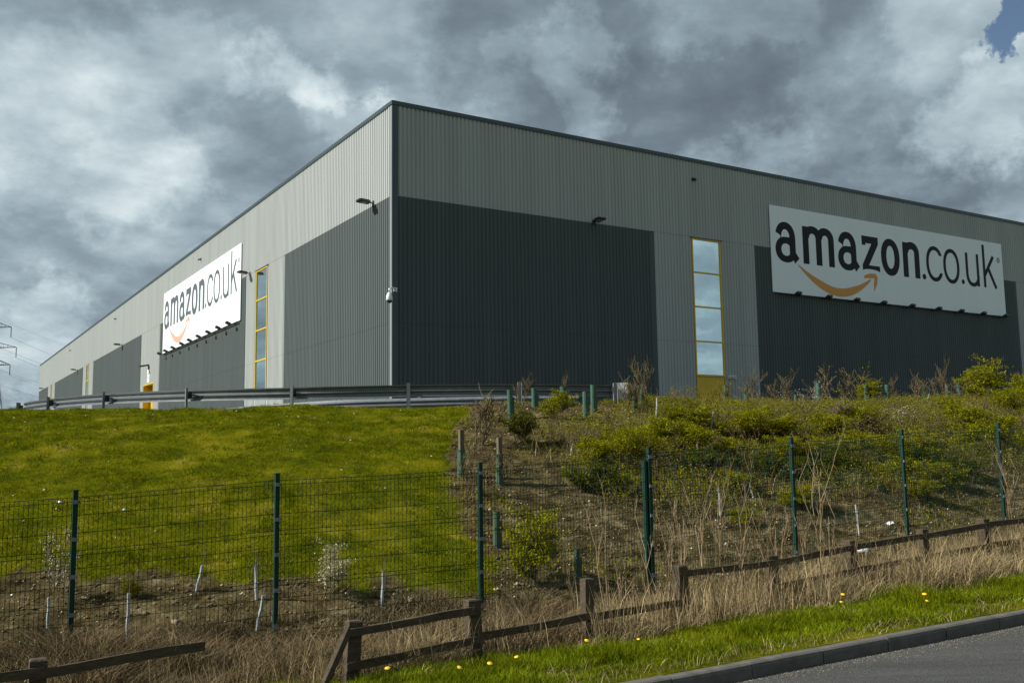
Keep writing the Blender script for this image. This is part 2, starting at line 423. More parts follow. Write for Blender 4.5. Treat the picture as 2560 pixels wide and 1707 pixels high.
# ------------------------------------------------------------------ mesh helpers
class MB:
    def __init__(s): s.v = []; s.f = []

    def add(s, vs, fs):
        o = len(s.v); s.v.extend(tuple(x) for x in vs); s.f.extend(tuple(i + o for i in f) for f in fs)

    def box(s, o, x, y, z, x0, x1, y0, y1, z0, z1):       # box on the frame (o; x, y, z)
        o, x, y, z = Vector(o), Vector(x), Vector(y), Vector(z)
        vs = [o + x * i + y * j + z * k for i in (x0, x1) for j in (y0, y1) for k in (z0, z1)]
        s.add(vs, [(0, 1, 3, 2), (4, 6, 7, 5), (0, 4, 5, 1), (2, 3, 7, 6), (0, 2, 6, 4), (1, 5, 7, 3)])

    def wbox(s, x0, x1, y0, y1, z0, z1):
        s.box((0, 0, 0), (1, 0, 0), (0, 1, 0), (0, 0, 1), x0, x1, y0, y1, z0, z1)

    def beam(s, p, q, w, h, up=(0, 0, 1)):
        p, q = Vector(p), Vector(q); d = q - p; ln = d.length; d /= ln
        sd = d.cross(Vector(up)).normalized(); u = sd.cross(d)
        s.box(p, d, sd, u, 0, ln, -w / 2, w / 2, -h / 2, h / 2)

    def tube(s, pts, rad, n=5, cap=True):
        pts = [Vector(p) for p in pts]
        rs = rad if isinstance(rad, (list, tuple)) else [rad] * len(pts)
        o = len(s.v); prev = None
        for i, p in enumerate(pts):
            d = (pts[min(i + 1, len(pts) - 1)] - pts[max(i - 1, 0)]).normalized()
            ref = prev if prev is not None else (Vector((0, 0, 1)) if abs(d.z) < .9 else Vector((1, 0, 0)))
            x = d.cross(ref)
            if x.length < 1e-4: x = d.cross(Vector((0.3, 1, 0.1)))
            x.normalize(); y = x.cross(d); prev = y
            for k in range(n):
                an = 2 * math.pi * k / n
                s.v.append(tuple(p + (x * math.cos(an) + y * math.sin(an)) * rs[i]))
        for i in range(len(pts) - 1):
            for k in range(n):
                a, b = o + i * n + k, o + i * n + (k + 1) % n
                s.f.append((a, b, b + n, a + n))
        if cap:
            s.f.append(tuple(o + k for k in range(n))[::-1]); e = o + (len(pts) - 1) * n
            s.f.append(tuple(e + k for k in range(n)))

    def lathe(s, o, prof, n=12, axis=(0, 0, 1)):
        o = Vector(o); ax = Vector(axis).normalized(); x = ax.orthogonal().normalized(); y = ax.cross(x)
        b = len(s.v)
        for z, r in prof:
            for k in range(n):
                an = 2 * math.pi * k / n
                s.v.append(tuple(o + ax * z + (x * math.cos(an) + y * math.sin(an)) * r))
        for i in range(len(prof) - 1):
            for k in range(n):
                p, q = b + i * n + k, b + i * n + (k + 1) % n
                s.f.append((p, q, q + n, p + n))
        s.f.append(tuple(b + k for k in range(n))[::-1]); e = b + (len(prof) - 1) * n
        s.f.append(tuple(e + k for k in range(n)))

    def mesh(s, name, m):
        me = bpy.data.meshes.new(name); me.from_pydata(s.v, [], s.f); me.update()
        for x in (m if isinstance(m, (list, tuple)) else [m]): me.materials.append(x)
        return me

    def build(s, name, m, parent=None, smooth=False, origin=None):
        if origin is not None:
            og = Vector(origin); s.v = [tuple(Vector(p) - og) for p in s.v]
        me = s.mesh(name, m)
        if smooth: me.polygons.foreach_set('use_smooth', [True] * len(me.polygons))
        o = bpy.data.objects.new(name, me); col.objects.link(o)
        if origin is not None: o.location = og
        if parent is not None: o.parent = parent
        return o


def npmesh(name, verts, tris, m, parent=None, smooth=False):
    me = bpy.data.meshes.new(name)
    nv, nt_ = len(verts), len(tris); k = tris.shape[1]
    me.vertices.add(nv); me.vertices.foreach_set('co', np.asarray(verts, np.float32).ravel())
    me.loops.add(nt_ * k); me.loops.foreach_set('vertex_index', np.asarray(tris, np.int32).ravel())
    me.polygons.add(nt_); me.polygons.foreach_set('loop_start', np.arange(0, nt_ * k, k, dtype=np.int32))
    me.polygons.foreach_set('loop_total', np.full(nt_, k, np.int32))
    if smooth: me.polygons.foreach_set('use_smooth', np.ones(nt_, bool))
    me.update(calc_edges=True)
    me.materials.append(m)
    o = bpy.data.objects.new(name, me); col.objects.link(o)
    if parent is not None: o.parent = parent
    return o


def tag(o, label=None, cat=None, group=None, kind=None):
    if label: o['label'] = label
    if cat: o['category'] = cat
    if group: o['group'] = group
    if kind: o['kind'] = kind
    return o


def empty(name, loc, label=None, cat=None, group=None, rz=0.0):
    o = bpy.data.objects.new(name, None); col.objects.link(o); o.location = loc; o.rotation_euler = (0, 0, rz)
    o.empty_display_size = .2
    return tag(o, label, cat, group)


def copy_tree(o, parent=None):
    c = o.copy(); col.objects.link(c); c.parent = parent
    for ch in list(o.children): copy_tree(ch, c)
    return c


# ------------------------------------------------------------------ ground
def in_poly(a, b, poly):
    a = np.asarray(a); b = np.asarray(b); inside = np.zeros(a.shape, bool)
    n = len(poly)
    for i in range(n):
        x0, y0 = poly[i]; x1, y1 = poly[(i + 1) % n]
        c = ((y0 > b) != (y1 > b)) & (a < (x1 - x0) * (b - y0) / ((y1 - y0) if y1 != y0 else 1e-9) + x0)
        inside ^= c
    return inside


EDGE = [(1075, 945), (1052, 975), (1035, 1000), (1022, 1060), (1028, 1120), (1058, 1180), (1072, 1240), (1120, 1290), (1150, 1335), (1070, 1365), (1000, 1352), (860, 1338), (700, 1322), (540, 1340), (400, 1318), (200, 1322), (20, 1322)]
EDGE_AB = [at(x, y)[:2] for x, y in EDGE]
GRASS_POLY = [(EDGE_AB[0][0] + .3, EDGE_AB[0][1] + 1.5)] + EDGE_AB + [(-3.0, 13.6), (-10, 15.5), (-40, 21), (-60, 40), (-40, 60), (-2, 42), (3.0, 31), (8, 26)]


def mown(a, b):
    wob = .22 * vnoise(a * 1.7, b * 1.7, 21) + .12 * vnoise(a * 4.1, b * 4.1, 22)
    return in_poly(a + wob, b + wob * .8, GRASS_POLY) | ((b > np.interp(a, A_C, B_C) + .35) & (b < np.interp(a, A_C, B_C) + 3))


VE = [at(x, y)[:2] for x, y in ((560, 1566), (900, 1528), (1176, 1497), (1500, 1446), (1800, 1396), (2352, 1312))]


def verge_edge(a):                                    # where the mown verge gives way to the dry grass
    a = np.asarray(a, float)
    return np.interp(a, [v[0] for v in VE], [v[1] for v in VE]) - .32 + .16 * vnoise(a * 1.3, a * 0 + 3, 31) + .07 * vnoise(a * 4.3, a * 0 + 9, 32)


def build_ground():
    def axis(lo, hi, step, far):
        x = list(np.arange(lo, hi + 1e-6, step)); d = step; p = hi
        while p < far: d *= 1.35; p += d; x.append(p)
        d = step; p = lo; pre = []
        while p > -far: d *= 1.35; p -= d; pre.append(p)
        return np.array(pre[::-1] + x)
    A = axis(-8, 44, .2, 2500); B = axis(6, 40, .2, 2500)
    B = np.sort(np.append(B, [KB + .095, KB + .135]))
    a, b = np.meshgrid(A, B, indexing='ij')
    z = height(a, b)
    r = np.hypot(a, b)
    X = a * DU[0] + b * DV[0]; Y = a * DU[1] + b * DV[1]
    V = np.stack([X, Y, z], -1).reshape(-1, 3)
    na, nb = len(A), len(B)
    i, j = np.meshgrid(np.arange(na - 1), np.arange(nb - 1), indexing='ij'); i = i.ravel(); j = j.ravel()
    Q = np.stack([i * nb + j, (i + 1) * nb + j, (i + 1) * nb + j + 1, i * nb + j + 1], 1)
    o = npmesh('ground', V, Q, ground_mat(), smooth=True)
    tag(o, kind='structure')
    bc = np.interp(a, A_C, B_C)
    gr = mown(a, b)
    soil = ((b > 10.2) & (b < bc + .6) & ~gr).astype(float)
    dry = np.clip((b - verge_edge(a)) / .4, 0, 1) * np.clip((10.9 - b) / .8, 0, 1)
    tarm = ((b > bc + 3.0) & (b < 36.4) & (a < 200)).astype(float)
    for n_, d in (('soil', soil), ('dry', dry), ('tar', tarm)):
        at_ = o.data.attributes.new(n_, 'FLOAT', 'POINT'); at_.data.foreach_set('value', d.ravel().astype(np.float32))
    return o


build_ground()

# road: near carriageway with the lane we look across
mb = MB()
aa = [-70, -20, 0, 20, 60, 130]
for i in range(len(aa) - 1):
    vs = [P(aa[i], KB - 7.4, z_road(aa[i])), P(aa[i + 1], KB - 7.4, z_road(aa[i + 1])), P(aa[i + 1], KB, z_road(aa[i + 1])), P(aa[i], KB, z_road(aa[i]))]
    mb.add(vs, [(0, 1, 2, 3)])
tag(mb.build('road', asphalt_mat()), kind='structure')

# kerb of separate stones
kerb = tag(empty('kerb', P(0, KB, 0)), kind='structure')
kerb_inv = Vector(kerb.location)
prof = [(0.0, -.10), (0.0, .085), (.012, .112), (.035, .125), (.125, .125), (.125, -.10)]
k_len = .914
for i in range(-6, 36):
    a0 = i * k_len + .006; a1 = (i + 1) * k_len - .006
    dz = random.uniform(-.004, .004); db = random.uniform(-.004, .004)
    mb = MB()
    vs = [P(aa_, KB + q + db, z_road(aa_) + h + dz) - kerb_inv for aa_ in (a0, a1) for q, h in prof]
    n = len(prof)
    mb.add(vs, [(k, (k + 1) % n, n + (k + 1) % n, n + k) for k in range(n)] + [tuple(range(n))[::-1], tuple(range(n, 2 * n))])
    mb.build('kerb_stone', M_KERB, kerb)

# ------------------------------------------------------------------ warehouse
HR = 15.0
CX0 = np.array([-.3249 * HR, 2.6625 * HR])
CORNER = Vector((CX0[0], CX0[1], 0))
U3 = Vector((DU[0], DU[1], 0)); V3 = Vector((DV[0], DV[1], 0)); Z3 = Vector((0, 0, 1))
Z0, ZJ, ZP, ZT = 3.2, 7.55, 12.90, 17.0          # base, sheet joint, top of dark panels, top of parapet
FACE_R = (CORNER, U3, -V3)                       # origin, along, outward
FACE_L = (CORNER, V3, -U3)
LEN_R, LEN_L = 92.0, 128.5
wh = empty('warehouse', CORNER + Z3 * Z0, 'huge flat-roofed distribution warehouse clad in light and dark grey ribbed metal', 'building')
WO = Vector(wh.location)


def face_pt(face, t, z, n=0.0):
    o, d, nn = face
    return o + d * t + nn * n + Z3 * z


def clad(face, t0, t1, z0, z1, m, label=None):
    """ribbed sheet: raised pans with narrow recessed grooves, standing on the wall core"""
    o, d, nn = face
    prof = []
    t = t0
    pitch = .2
    prof.append((t0, .0))
    k = math.ceil(t0 / pitch)
    tt = k * pitch
    while tt + pitch <= t1 + 1e-6:
        for dt, h in ((.012, .0), (.046, .042), (.136, .042), (.170, .0)):
            prof.append((tt + dt, h))
        tt += pitch
    prof.append((t1, .0))
    mb = MB(); vs = []
    for t, h in prof:
        vs.append(face_pt(face, t, z0, .05 + h) - WO); vs.append(face_pt(face, t, z1, .05 + h) - WO)
    fs = [(2 * i, 2 * i + 2, 2 * i + 3, 2 * i + 1) for i in range(len(prof) - 1)]
    mb.add(vs, fs)
    ob = mb.build('cladding_panel', m, wh)
    if label: ob['label'] = label
    return ob


PAN_R = [(0, 13.98, 'D'), (13.98, 20.82, 'L'), (20.82, 44.5, 'D'), (44.5, 51.3, 'L'), (51.3, 77.1, 'D'), (77.1, LEN_R, 'L')]
PAN_L = [(0, 13.75, 'D'), (13.75, 20.72, 'L'), (20.72, 44.1, 'D'), (44.1, 51.4, 'L'), (51.4, 77.2, 'D'), (77.2, 84.4, 'L'), (84.4, 109.6, 'D'), (109.6, 117.0, 'L'), (117.0, LEN_L, 'D')]
# openings: (face key, t0, t1, z0, z1)
OPEN = {'R': [(16.40, 18.36, Z0, 12.86)], 'L': [(16.56, 18.66, 5.86, 12.86), (46.03, 50.02, Z0, 8.43), (79.95, 82.0, 5.86, 12.86), (112.1, 113.9, 5.86, 12.86)]}
for key, face, pans in (('R', FACE_R, PAN_R), ('L', FACE_L, PAN_L)):
    for t0, t1, c in pans:
        m = M_DARK if c == 'D' else M_LIGHT
        lo = t0 + (.16 if t0 == 0 else .0)
        spans = [(lo + .008, t1 - .008)]
        ops = [o for o in OPEN[key] if o[0] > t0 and o[1] < t1]
        lb = 'dark grey lower cladding panel' if c == 'D' else None
        if not ops:
            clad(face, lo + .008, t1 - .008, Z0, ZJ - .004, m, lb); clad(face, lo + .008, t1 - .008, ZJ + .004, ZP - .005, m, lb)
        else:
            for (x0, x1, zb_, zt) in ops:
                if zb_ > Z0: clad(face, x0, x1, Z0, zb_, m)
                clad(face, lo + .008, x0, Z0, ZJ - .004, m); clad(face, lo + .008, x0, ZJ + .004, ZP - .005, m)
                clad(face, x1, t1 - .008, Z0, ZJ - .004, m); clad(face, x1, t1 - .008, ZJ + .004, ZP - .005, m)
                if zt < ZP - .5:
                    if zt < ZJ - .1: clad(face, x0, x1, zt, ZJ - .004, m)
                    clad(face, x0, x1, max(zt, ZJ + .004), ZP - .005, m)
    ln = LEN_R if key == 'R' else LEN_L
    clad(face, .16, ln, ZP + .006, ZT - .16, M_LIGHT, 'light grey upper cladding band')
# core and roof
mb = MB()
ND = .56                                              # depth of the doorway niche in the sunny wall
mb.box(CORNER - WO, U3, V3, Z3, ND, LEN_R, .002, LEN_L, Z0 - 1.5, ZT - .4)
mb.box(CORNER - WO, U3, V3, Z3, .002, ND - .002, .002, 46.03, Z0 - 1.5, ZT - .4)
mb.box(CORNER - WO, U3, V3, Z3, .002, ND - .002, 50.02, LEN_L, Z0 - 1.5, ZT - .4)
mb.box(CORNER - WO, U3, V3, Z3, .002, ND - .002, 46.032, 50.018, 8.43, ZT - .4)
core = mb.build('wall_core', M_CORE, wh)
mb = MB(); mb.box(CORNER - WO, U3, V3, Z3, .3, LEN_R, .3, LEN_L, ZT - .395, ZT - .25)
mb.build('roof', M_ROOF, wh)
# parapet flashing, in lengths
fl = []
for face, ln, s0 in ((FACE_R, LEN_R, -.13), (FACE_L, LEN_L, .32)):
    o, d, nn = face
    t = s0
    while t < ln - .1:
        t1 = min(t + 3.0, ln)
        mb = MB(); mb.box(o - WO, d, nn, Z3, t + .004, t1 - .004, -.32, .13, ZT - .16, ZT)
        mb.box(o - WO, d, nn, Z3, t + .004, t1 - .004, .105, .122, ZT - .19, ZT - .162)
        mb.build('roof_flashing', M_TRIM, wh)
        t = t1
# corner trim: pale return on the sunny side, dark on the other
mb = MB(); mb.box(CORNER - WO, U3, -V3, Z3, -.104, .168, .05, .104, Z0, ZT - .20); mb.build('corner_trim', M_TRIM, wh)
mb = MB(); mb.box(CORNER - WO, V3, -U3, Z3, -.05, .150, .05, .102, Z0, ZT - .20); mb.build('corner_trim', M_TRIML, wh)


def window_strip(face, t0, t1, zb, zt, panes=4):
    o, d, nn = face
    fr = MB(); O = o - WO
    fw_ = .075
    fr.box(O, d, nn, Z3, t0, t0 + fw_, .004, .10, zb, zt); fr.box(O, d, nn, Z3, t1 - fw_, t1, .004, .10, zb, zt)
    h = (zt - zb) / panes
    for k in range(panes + 1):
        z = zb + k * h
        e0, e1 = (z, z + .09) if k == 0 else ((z - .075, z) if k == panes else (z - .035, z + .035))
        fr.box(O, d, nn, Z3, t0 + fw_, t1 - fw_, .004, .098, e0, e1)
    w = fr.build('window', M_YEL, wh)
    for k in range(panes):
        p = MB(); z = zb + k * h
        p.box(O, d, nn, Z3, t0 + fw_, t1 - fw_, .035, .05, z + (.09 if k == 0 else .035), z + h - (.075 if k == panes - 1 else .035))
        p.build('pane', M_GLASS, w)
    # head flashing over the opening
    hf = MB(); hf.box(O, d, nn, Z3, t0 - .12, t1 + .12, .05, .13, zt + .002, zt + .04); hf.build('head_flashing', M_TRIM, w)
    return w


def door_leaf(face, t0, t1, z0, z1):
    o, d, nn = face; O = o - WO
    mb = MB(); mb.box(O, d, nn, Z3, t0 + .05, t1 - .05, .004, .05, z0, z1 - .004)
    dr = mb.build('door', M_YEL, wh)
    h = MB(); h.box(O, d, nn, Z3, t1 - .28, t1 - .14, .05, .10, z0 + 1.0, z0 + 1.05); h.build('handle', M_FIX, dr)
    return dr


window_strip(FACE_R, 16.40, 18.36, 5.86, 12.86); door_leaf(FACE_R, 16.40, 18.36, Z0, 5.86)
for t0, t1 in ((16.56, 18.66), (79.95, 82.0), (112.1, 113.9)):
    window_strip(FACE_L, t0, t1, 5.864, 12.86)
# recessed yellow doorway on the sunny wall
O = CORNER - WO
mb = MB()
mb.box(O, V3, U3, Z3, 46.034, 46.11, -.09, ND - .01, Z0, 8.35); mb.box(O, V3, U3, Z3, 49.94, 50.016, -.09, ND - .01, Z0, 8.35); mb.box(O, V3, U3, Z3, 46.034, 50.016, -.09, ND - .01, 8.352, 8.426)
dw = mb.build('doorway', M_YEL, wh)
for k in range(8):
    mb = MB(); mb.box(O, V3, U3, Z3, 46.115, 49.935, ND - .06, ND - .012, Z0 + k * .64, Z0 + (k + 1) * .64 - .02)
    mb.build('door_slat', M_YEL, dw)


# wall fixtures: things hung on the wall
def floodlight(face, t, z, label):
    o, d, nn = face
    e = empty('floodlight', face_pt(face, t, z, .09), label, 'floodlight', 'floodlights along the warehouse walls'); e.scale = (.85,) * 3
    mb = MB(); mb.box((0, 0, 0), d, nn, Z3, -.10, .10, -.005, .03, -.16, .14); mb.build('wall_bracket', M_FIX, e)
    mb = MB(); mb.tube([nn * .02, nn * .14 + Z3 * .03, nn * .28 + Z3 * .06], .03, 6); mb.build('arm', M_FIX, e)
    mb = MB()
    pr = [(.20, -.02, .08), (.30, -.01, .13), (.74, .02, .13), (.88, .03, .08)]
    vs = []
    for x, zz, hh in pr:
        w = .26 if .25 < x < .8 else .21
        vs += [nn * x - d * w + Z3 * zz, nn * x + d * w + Z3 * zz, nn * x + d * w * .85 + Z3 * (zz + hh), nn * x - d * w * .85 + Z3 * (zz + hh)]
    fs = [(0, 1, 2, 3)] + [(4 * i + k, 4 * i + 4 + k, 4 * i + 4 + (k + 1) % 4, 4 * i + (k + 1) % 4) for i in range(3) for k in range(4)] + [(15, 14, 13, 12)]
    mb.add(vs, fs); mb.build('lamp_head', M_FIX, e)
    mb = MB(); mb.box((0, 0, 0), nn, d, Z3, .36, .70, -.18, .18, -.022, .0)
    mb.build('lens', mat('lamp_lens', (.30, .31, .30), .25), e)
    return e


floodlight(FACE_L, 1.9, 13.0, 'black floodlight on the sunny wall nearest the building corner')
floodlight(FACE_L, 19.9, 12.93, 'black floodlight between the nearer white sign and the yellow-framed window')
floodlight(FACE_L, 60.3, 12.93, 'black floodlight above the dark panel beyond the yellow doorway')
floodlight(FACE_L, 88.7, 12.93, 'black floodlight at the second panel beyond the yellow doorway')
floodlight(FACE_L, 121.5, 12.9, 'smallest black floodlight near the far left end of the building')
floodlight(FACE_R, 10.3, 12.93, 'black floodlight on the shaded wall above the big dark panel')


def wall_outlet(face, t, z, label):
    o, d, nn = face
    e = empty('overflow_outlet', face_pt(face, t, z, .085), label, 'outlet', 'small dark outlets below the parapet')
    mb = MB(); mb.box((0, 0, 0), d, nn, Z3, -.09, .09, .0, .03, -.07, .09); mb.build('flange', M_FIX, e)
    mb = MB(); mb.tube([nn * .02, nn * .16 - Z3 * .02, nn * .2 - Z3 * .08], .05, 8); mb.build('spout', M_FIX, e)


wall_outlet(FACE_R, 16.66, 15.9, 'small dark outlet high on the shaded wall above the window')
wall_outlet(FACE_L, 31.5, 15.9, 'small dark outlet high on the sunny wall above the white sign')
wall_outlet(FACE_L, 64.0, 15.9, 'small dark outlet high on the sunny wall left of the white sign')
wall_outlet(FACE_L, 95.0, 15.9, 'farthest small dark outlet high on the sunny wall')

# dome camera on the corner
cz = 8.9
e = empty('dome_camera', CORNER + Z3 * cz - V3 * .104 + U3 * .02, 'silver dome camera on a swan-neck arm at the building corner', 'security camera')
mb = MB(); mb.box((0, 0, 0), U3, -V3, Z3, -.08, .08, .001, .05, -.07, .10); mb.build('wall_plate', M_CAMW, e)
q = (-U3 * .35 - V3 * .12)
mb = MB(); mb.tube([-V3 * .04, -V3 * .14 - U3 * .06 + Z3 * .03, q * .6 + Z3 * .06 - V3 * .1, q + Z3 * .0 - V3 * .1, q - Z3 * .16 - V3 * .1], .032, 8); mb.build('swan_neck', M_CAMW, e, smooth=True)
mb = MB(); mb.lathe(q - V3 * .1, [(-.15, .05), (-.2, .09), (-.32, .13), (-.46, .145), (-.5, .14)], 14); mb.build('housing', M_CAMW, e, smooth=True)
mb = MB(); mb.lathe(q - V3 * .1, [(-.502, .11), (-.55, .10), (-.59, .06), (-.605, .01)], 14); mb.build('dome', M_DOME, e, smooth=True)

# alarm box and doorway sign
e = empty('wall_light', face_pt(FACE_R, 18.75, 5.85, .088), 'small pale box light on the shaded wall right of the window foot', 'wall light')
mb = MB(); mb.box((0, 0, 0), U3, -V3, Z3, -.26, .26, 0, .10, -.07, .09); mb.build('body', M_CAMW, e)
mb = MB(); mb.box((0, 0, 0), U3, -V3, Z3, -.22, .22, .10, .115, -.05, .05); mb.build('diffuser', mat('lamp_lens', (.3, .31, .3), .25), e)
e = empty('door_lamp', face_pt(FACE_L, 47.9, 9.95, .088), 'small lamp on the sunny wall above the yellow doorway', 'wall light')
mb = MB(); mb.box((0, 0, 0), V3, -U3, Z3, -.1, .1, 0, .06, -.35, .06); mb.build('bracket', M_FIX, e)
mb = MB(); mb.beam(-U3 * .05 + Z3 * .02, -U3 * .75 + Z3 * -.12, .34, .12); mb.build('lamp_head', M_FIX, e)
e = empty('door_sign', face_pt(FACE_L, 47.9, 8.5, .088), 'small white upright sign over the yellow doorway', 'sign')
mb = MB(); mb.box((0, 0, 0), V3, -U3, Z3, -.42, .42, .0, .03, .02, 1.1); mb.build('board', M_WHITE, e)
mb = MB()
for z0_, z1_, a0_, a1_ in ((.72, .78, -.15, .22), (.44, .72, .16, .22), (.40, .46, -.2, .2), (.3, .40, -.2, -.14), (.26, .31, -.2, .2)):
    mb.box((0, 0, 0), V3, -U3, Z3, a0_, a1_, .03, .036, z0_, z1_)
mb.build('mark', M_LETTER_GLARE_MARK, e)


# ------------------------------------------------------------------ sign lettering: outlines traced from implicit shapes
SW, SH = 21.03, 4.73


def outline(f, x0, x1, y0, y1, st=.03):
    xs = np.arange(x0, x1 + st, st); ys = np.arange(y0, y1 + st, st)
    X, Y = np.meshgrid(xs, ys, indexing='ij'); F = f(X, Y)
    F = np.where(np.abs(F) < 1e-6, 1e-6, F)
    ins = F < 0
    nxt = {}

    def pt(i, j, k, l):
        a, b = F[i, j], F[k, l]; t = a / (a - b)
        return (round(X[i, j] + (X[k, l] - X[i, j]) * t, 6), round(Y[i, j] + (Y[k, l] - Y[i, j]) * t, 6))
    code = ins[:-1, :-1] * 1 + ins[1:, :-1] * 2 + ins[1:, 1:] * 4 + ins[:-1, 1:] * 8
    for i, j in zip(*np.nonzero((code > 0) & (code < 15))):
        c = code[i, j]
        B = lambda: pt(i, j, i + 1, j); R = lambda: pt(i + 1, j, i + 1, j + 1); T = lambda: pt(i, j + 1, i + 1, j + 1); Lf = lambda: pt(i, j, i, j + 1)
        segs = {1: [(Lf, B)], 2: [(B, R)], 3: [(Lf, R)], 4: [(R, T)], 5: [(Lf, T), (R, B)], 6: [(B, T)], 7: [(Lf, T)], 8: [(T, Lf)], 9: [(T, B)],
                10: [(B, Lf), (T, R)], 11: [(T, R)], 12: [(R, Lf)], 13: [(R, B)], 14: [(B, Lf)]}[c]
        for s, e_ in segs: nxt[s()] = e_()
    loops = []
    while nxt:
        s = next(iter(nxt)); lp = [s]; c = nxt.pop(s)
        while c != s and c in nxt:
            lp.append(c); c = nxt.pop(c)
        if len(lp) > 6: loops.append(lp)
    return loops


def seg(x0, y0, x1, y1, w, w2=None):                   # flat-ended stroke
    def f(X, Y):
        dx, dy = x1 - x0, y1 - y0; ln = math.hypot(dx, dy); ux, uy = dx / ln, dy / ln
        s = (X - x0) * ux + (Y - y0) * uy; n = -(X - x0) * uy + (Y - y0) * ux
        ww = w / 2 if w2 is None else (w + (w2 - w) * np.clip(s / ln, 0, 1)) / 2
        return np.maximum(np.abs(n) - ww, np.maximum(-s, s - ln))
    return f


def ell(cx, cy, rx, ry, p=2.15):
    return lambda X, Y: ((np.abs((X - cx) / rx) ** p + np.abs((Y - cy) / ry) ** p) ** (1 / p) - 1) * min(rx, ry)


def ring(cx, cy, rx, ry, wx, wy, p=2.15):
    o, i = ell(cx, cy, rx, ry, p), ell(cx, cy, rx - wx, ry - wy, p)
    return lambda X, Y: np.maximum(o(X, Y), -i(X, Y))


def U_(*fs): return lambda X, Y: np.minimum.reduce([f(X, Y) for f in fs])
def I_(*fs): return lambda X, Y: np.maximum.reduce([f(X, Y) for f in fs])
def S_(f, g): return lambda X, Y: np.maximum(f(X, Y), -g(X, Y))
def half(nx, ny, c): return lambda X, Y: nx * X + ny * Y - c
def quad(*pts):                                        # convex polygon, counter-clockwise
    def f(X, Y):
        r = None
        for (x0, y0), (x1, y1) in zip(pts, pts[1:] + pts[:1]):
            ln = math.hypot(x1 - x0, y1 - y0); d = ((X - x0) * (y1 - y0) - (Y - y0) * (x1 - x0)) / ln
            r = d if r is None else np.maximum(r, d)
        return r
    return f


BL_, XT = 1.74, 3.84


def bold_a(x):                                         # x = left edge, 1.78 wide
    bowl = ring(x + .80, 2.38, .80, .70, .44, .36)
    arch = I_(ring(x + .78, 3.02, .76, .88, .44, .40), half(0, -1, -3.02))
    arch = S_(arch, quad((x - .2, 2.9), (x + .40, 2.9), (x + .40, 3.14), (x - .2, 3.40)))
    stem = seg(x + 1.31, 2.10, x + 1.31, 3.06, .46)
    join = seg(x + .7, 2.93, x + 1.3, 2.93, .30)
    tail = quad((x + 1.16, 2.25), (x + 1.44, 1.66), (x + 1.80, 1.98), (x + 1.54, 2.28))
    link = quad((x + 1.08, 2.5), (x + 1.1, 2.1), (x + 1.54, 2.1), (x + 1.54, 2.5))
    b2 = I_(bowl, half(1, 0, x + 1.54))
    return U_(b2, arch, stem, tail, link, I_(join, half(0, 1, 3.08)))


def arch_n(x0, x1, w, top, wy):                        # shoulder of n / m from stem x0 to right leg x1 (centres)
    cx = (x0 + x1) / 2 + .03; rx = (x1 - x0) / 2 + w / 2 - .03
    return U_(I_(ring(cx, top - .62, rx, .62 + .06, w, wy), half(0, -1, -(top - .62))), seg(x1, BL_, x1, top - .58, w))


def bold_n(x, w=.46, x1=None):
    return U_(seg(x + w / 2, BL_, x + w / 2, XT, w), arch_n(x + w / 2, x1, w, XT, .44))


def bold_m(x):
    w = .46
    return U_(seg(x + w / 2, BL_, x + w / 2, XT, w), arch_n(x + w / 2, x + 1.27, w, XT, .42), arch_n(x + 1.27, x + 2.28, w, XT, .42))


def bold_z(x):
    f = U_(quad((x + .02, 3.42), (x + 1.44, 3.42), (x + 1.44, 3.84), (x + .02, 3.84)), quad((x, 1.70), (x + 1.5, 1.70), (x + 1.5, 2.14), (x, 2.14)),
           quad((x, 2.13), (x + .55, 2.13), (x + 1.44, 3.43), (x + .86, 3.43)), quad((x + .02, 3.30), (x + .34, 3.30), (x + .34, 3.5), (x + .02, 3.5)))
    return S_(f, ell(x + .72, 1.62, .95, .30))


LW = .245
GLYPHS = [
    (bold_a(.34), .2, 2.3), (bold_m(2.46), 2.3, 5.1), (bold_a(5.29), 5.15, 7.2), (bold_z(7.33), 7.2, 8.95), (ring(9.83, 2.79, .83, 1.10, .47, .42), 8.9, 10.8),
    (bold_n(10.98, x1=12.28), 10.85, 12.7), (ell(12.9, 1.90, .17, .17, 2), 12.7, 13.1),
    (S_(ring(13.98, 2.78, .82, 1.09, LW, LW), quad((14.25, 2.25), (15.2, 2.25), (15.2, 3.32), (14.25, 3.32))), 13.0, 15.0), (ring(15.62, 2.78, .80, 1.09, LW, LW), 14.7, 16.6),
    (ell(16.72, 1.90, .15, .15, 2), 16.5, 17.0),
    (U_(seg(17.2, 2.4, 17.2, 3.80, LW), seg(18.32, BL_, 18.32, 3.80, LW), I_(ring(17.78, 2.42, .69, .74, LW, LW), half(0, 1, 2.42))), 16.95, 18.6),
    (U_(seg(19.0, BL_, 19.0, 4.48, LW), seg(19.06, 2.55, 20.02, 3.80, LW), seg(19.42, 3.02, 20.18, BL_, LW)), 18.7, 20.45),
]
REG = U_(ring(20.58, 3.62, .17, .17, .035, .035, 2), seg(20.54, 3.52, 20.54, 3.72, .03), I_(ring(20.57, 3.67, .06, .055, .03, .03, 2), half(-1, 0, -20.54)), seg(20.57, 3.62, 20.63, 3.52, .03))
# smile: crescent between two arcs, with its arrow head


def smile(X, Y):
    u = (X - 2.02) / (7.96 - 2.02); uc = np.clip(u, 0, 1)
    lo = 1.60 - 5.15 * uc * (1 - uc) * (1 + .10 * (uc - .5)) - .36 * uc
    th = .06 + 1.72 * (uc * (1 - uc)) ** .95 + .05 * uc
    hi = lo + np.minimum(th, .47)
    f = np.maximum(np.maximum(lo - Y, Y - hi), np.maximum(-u, u - 1) * 4)
    return f


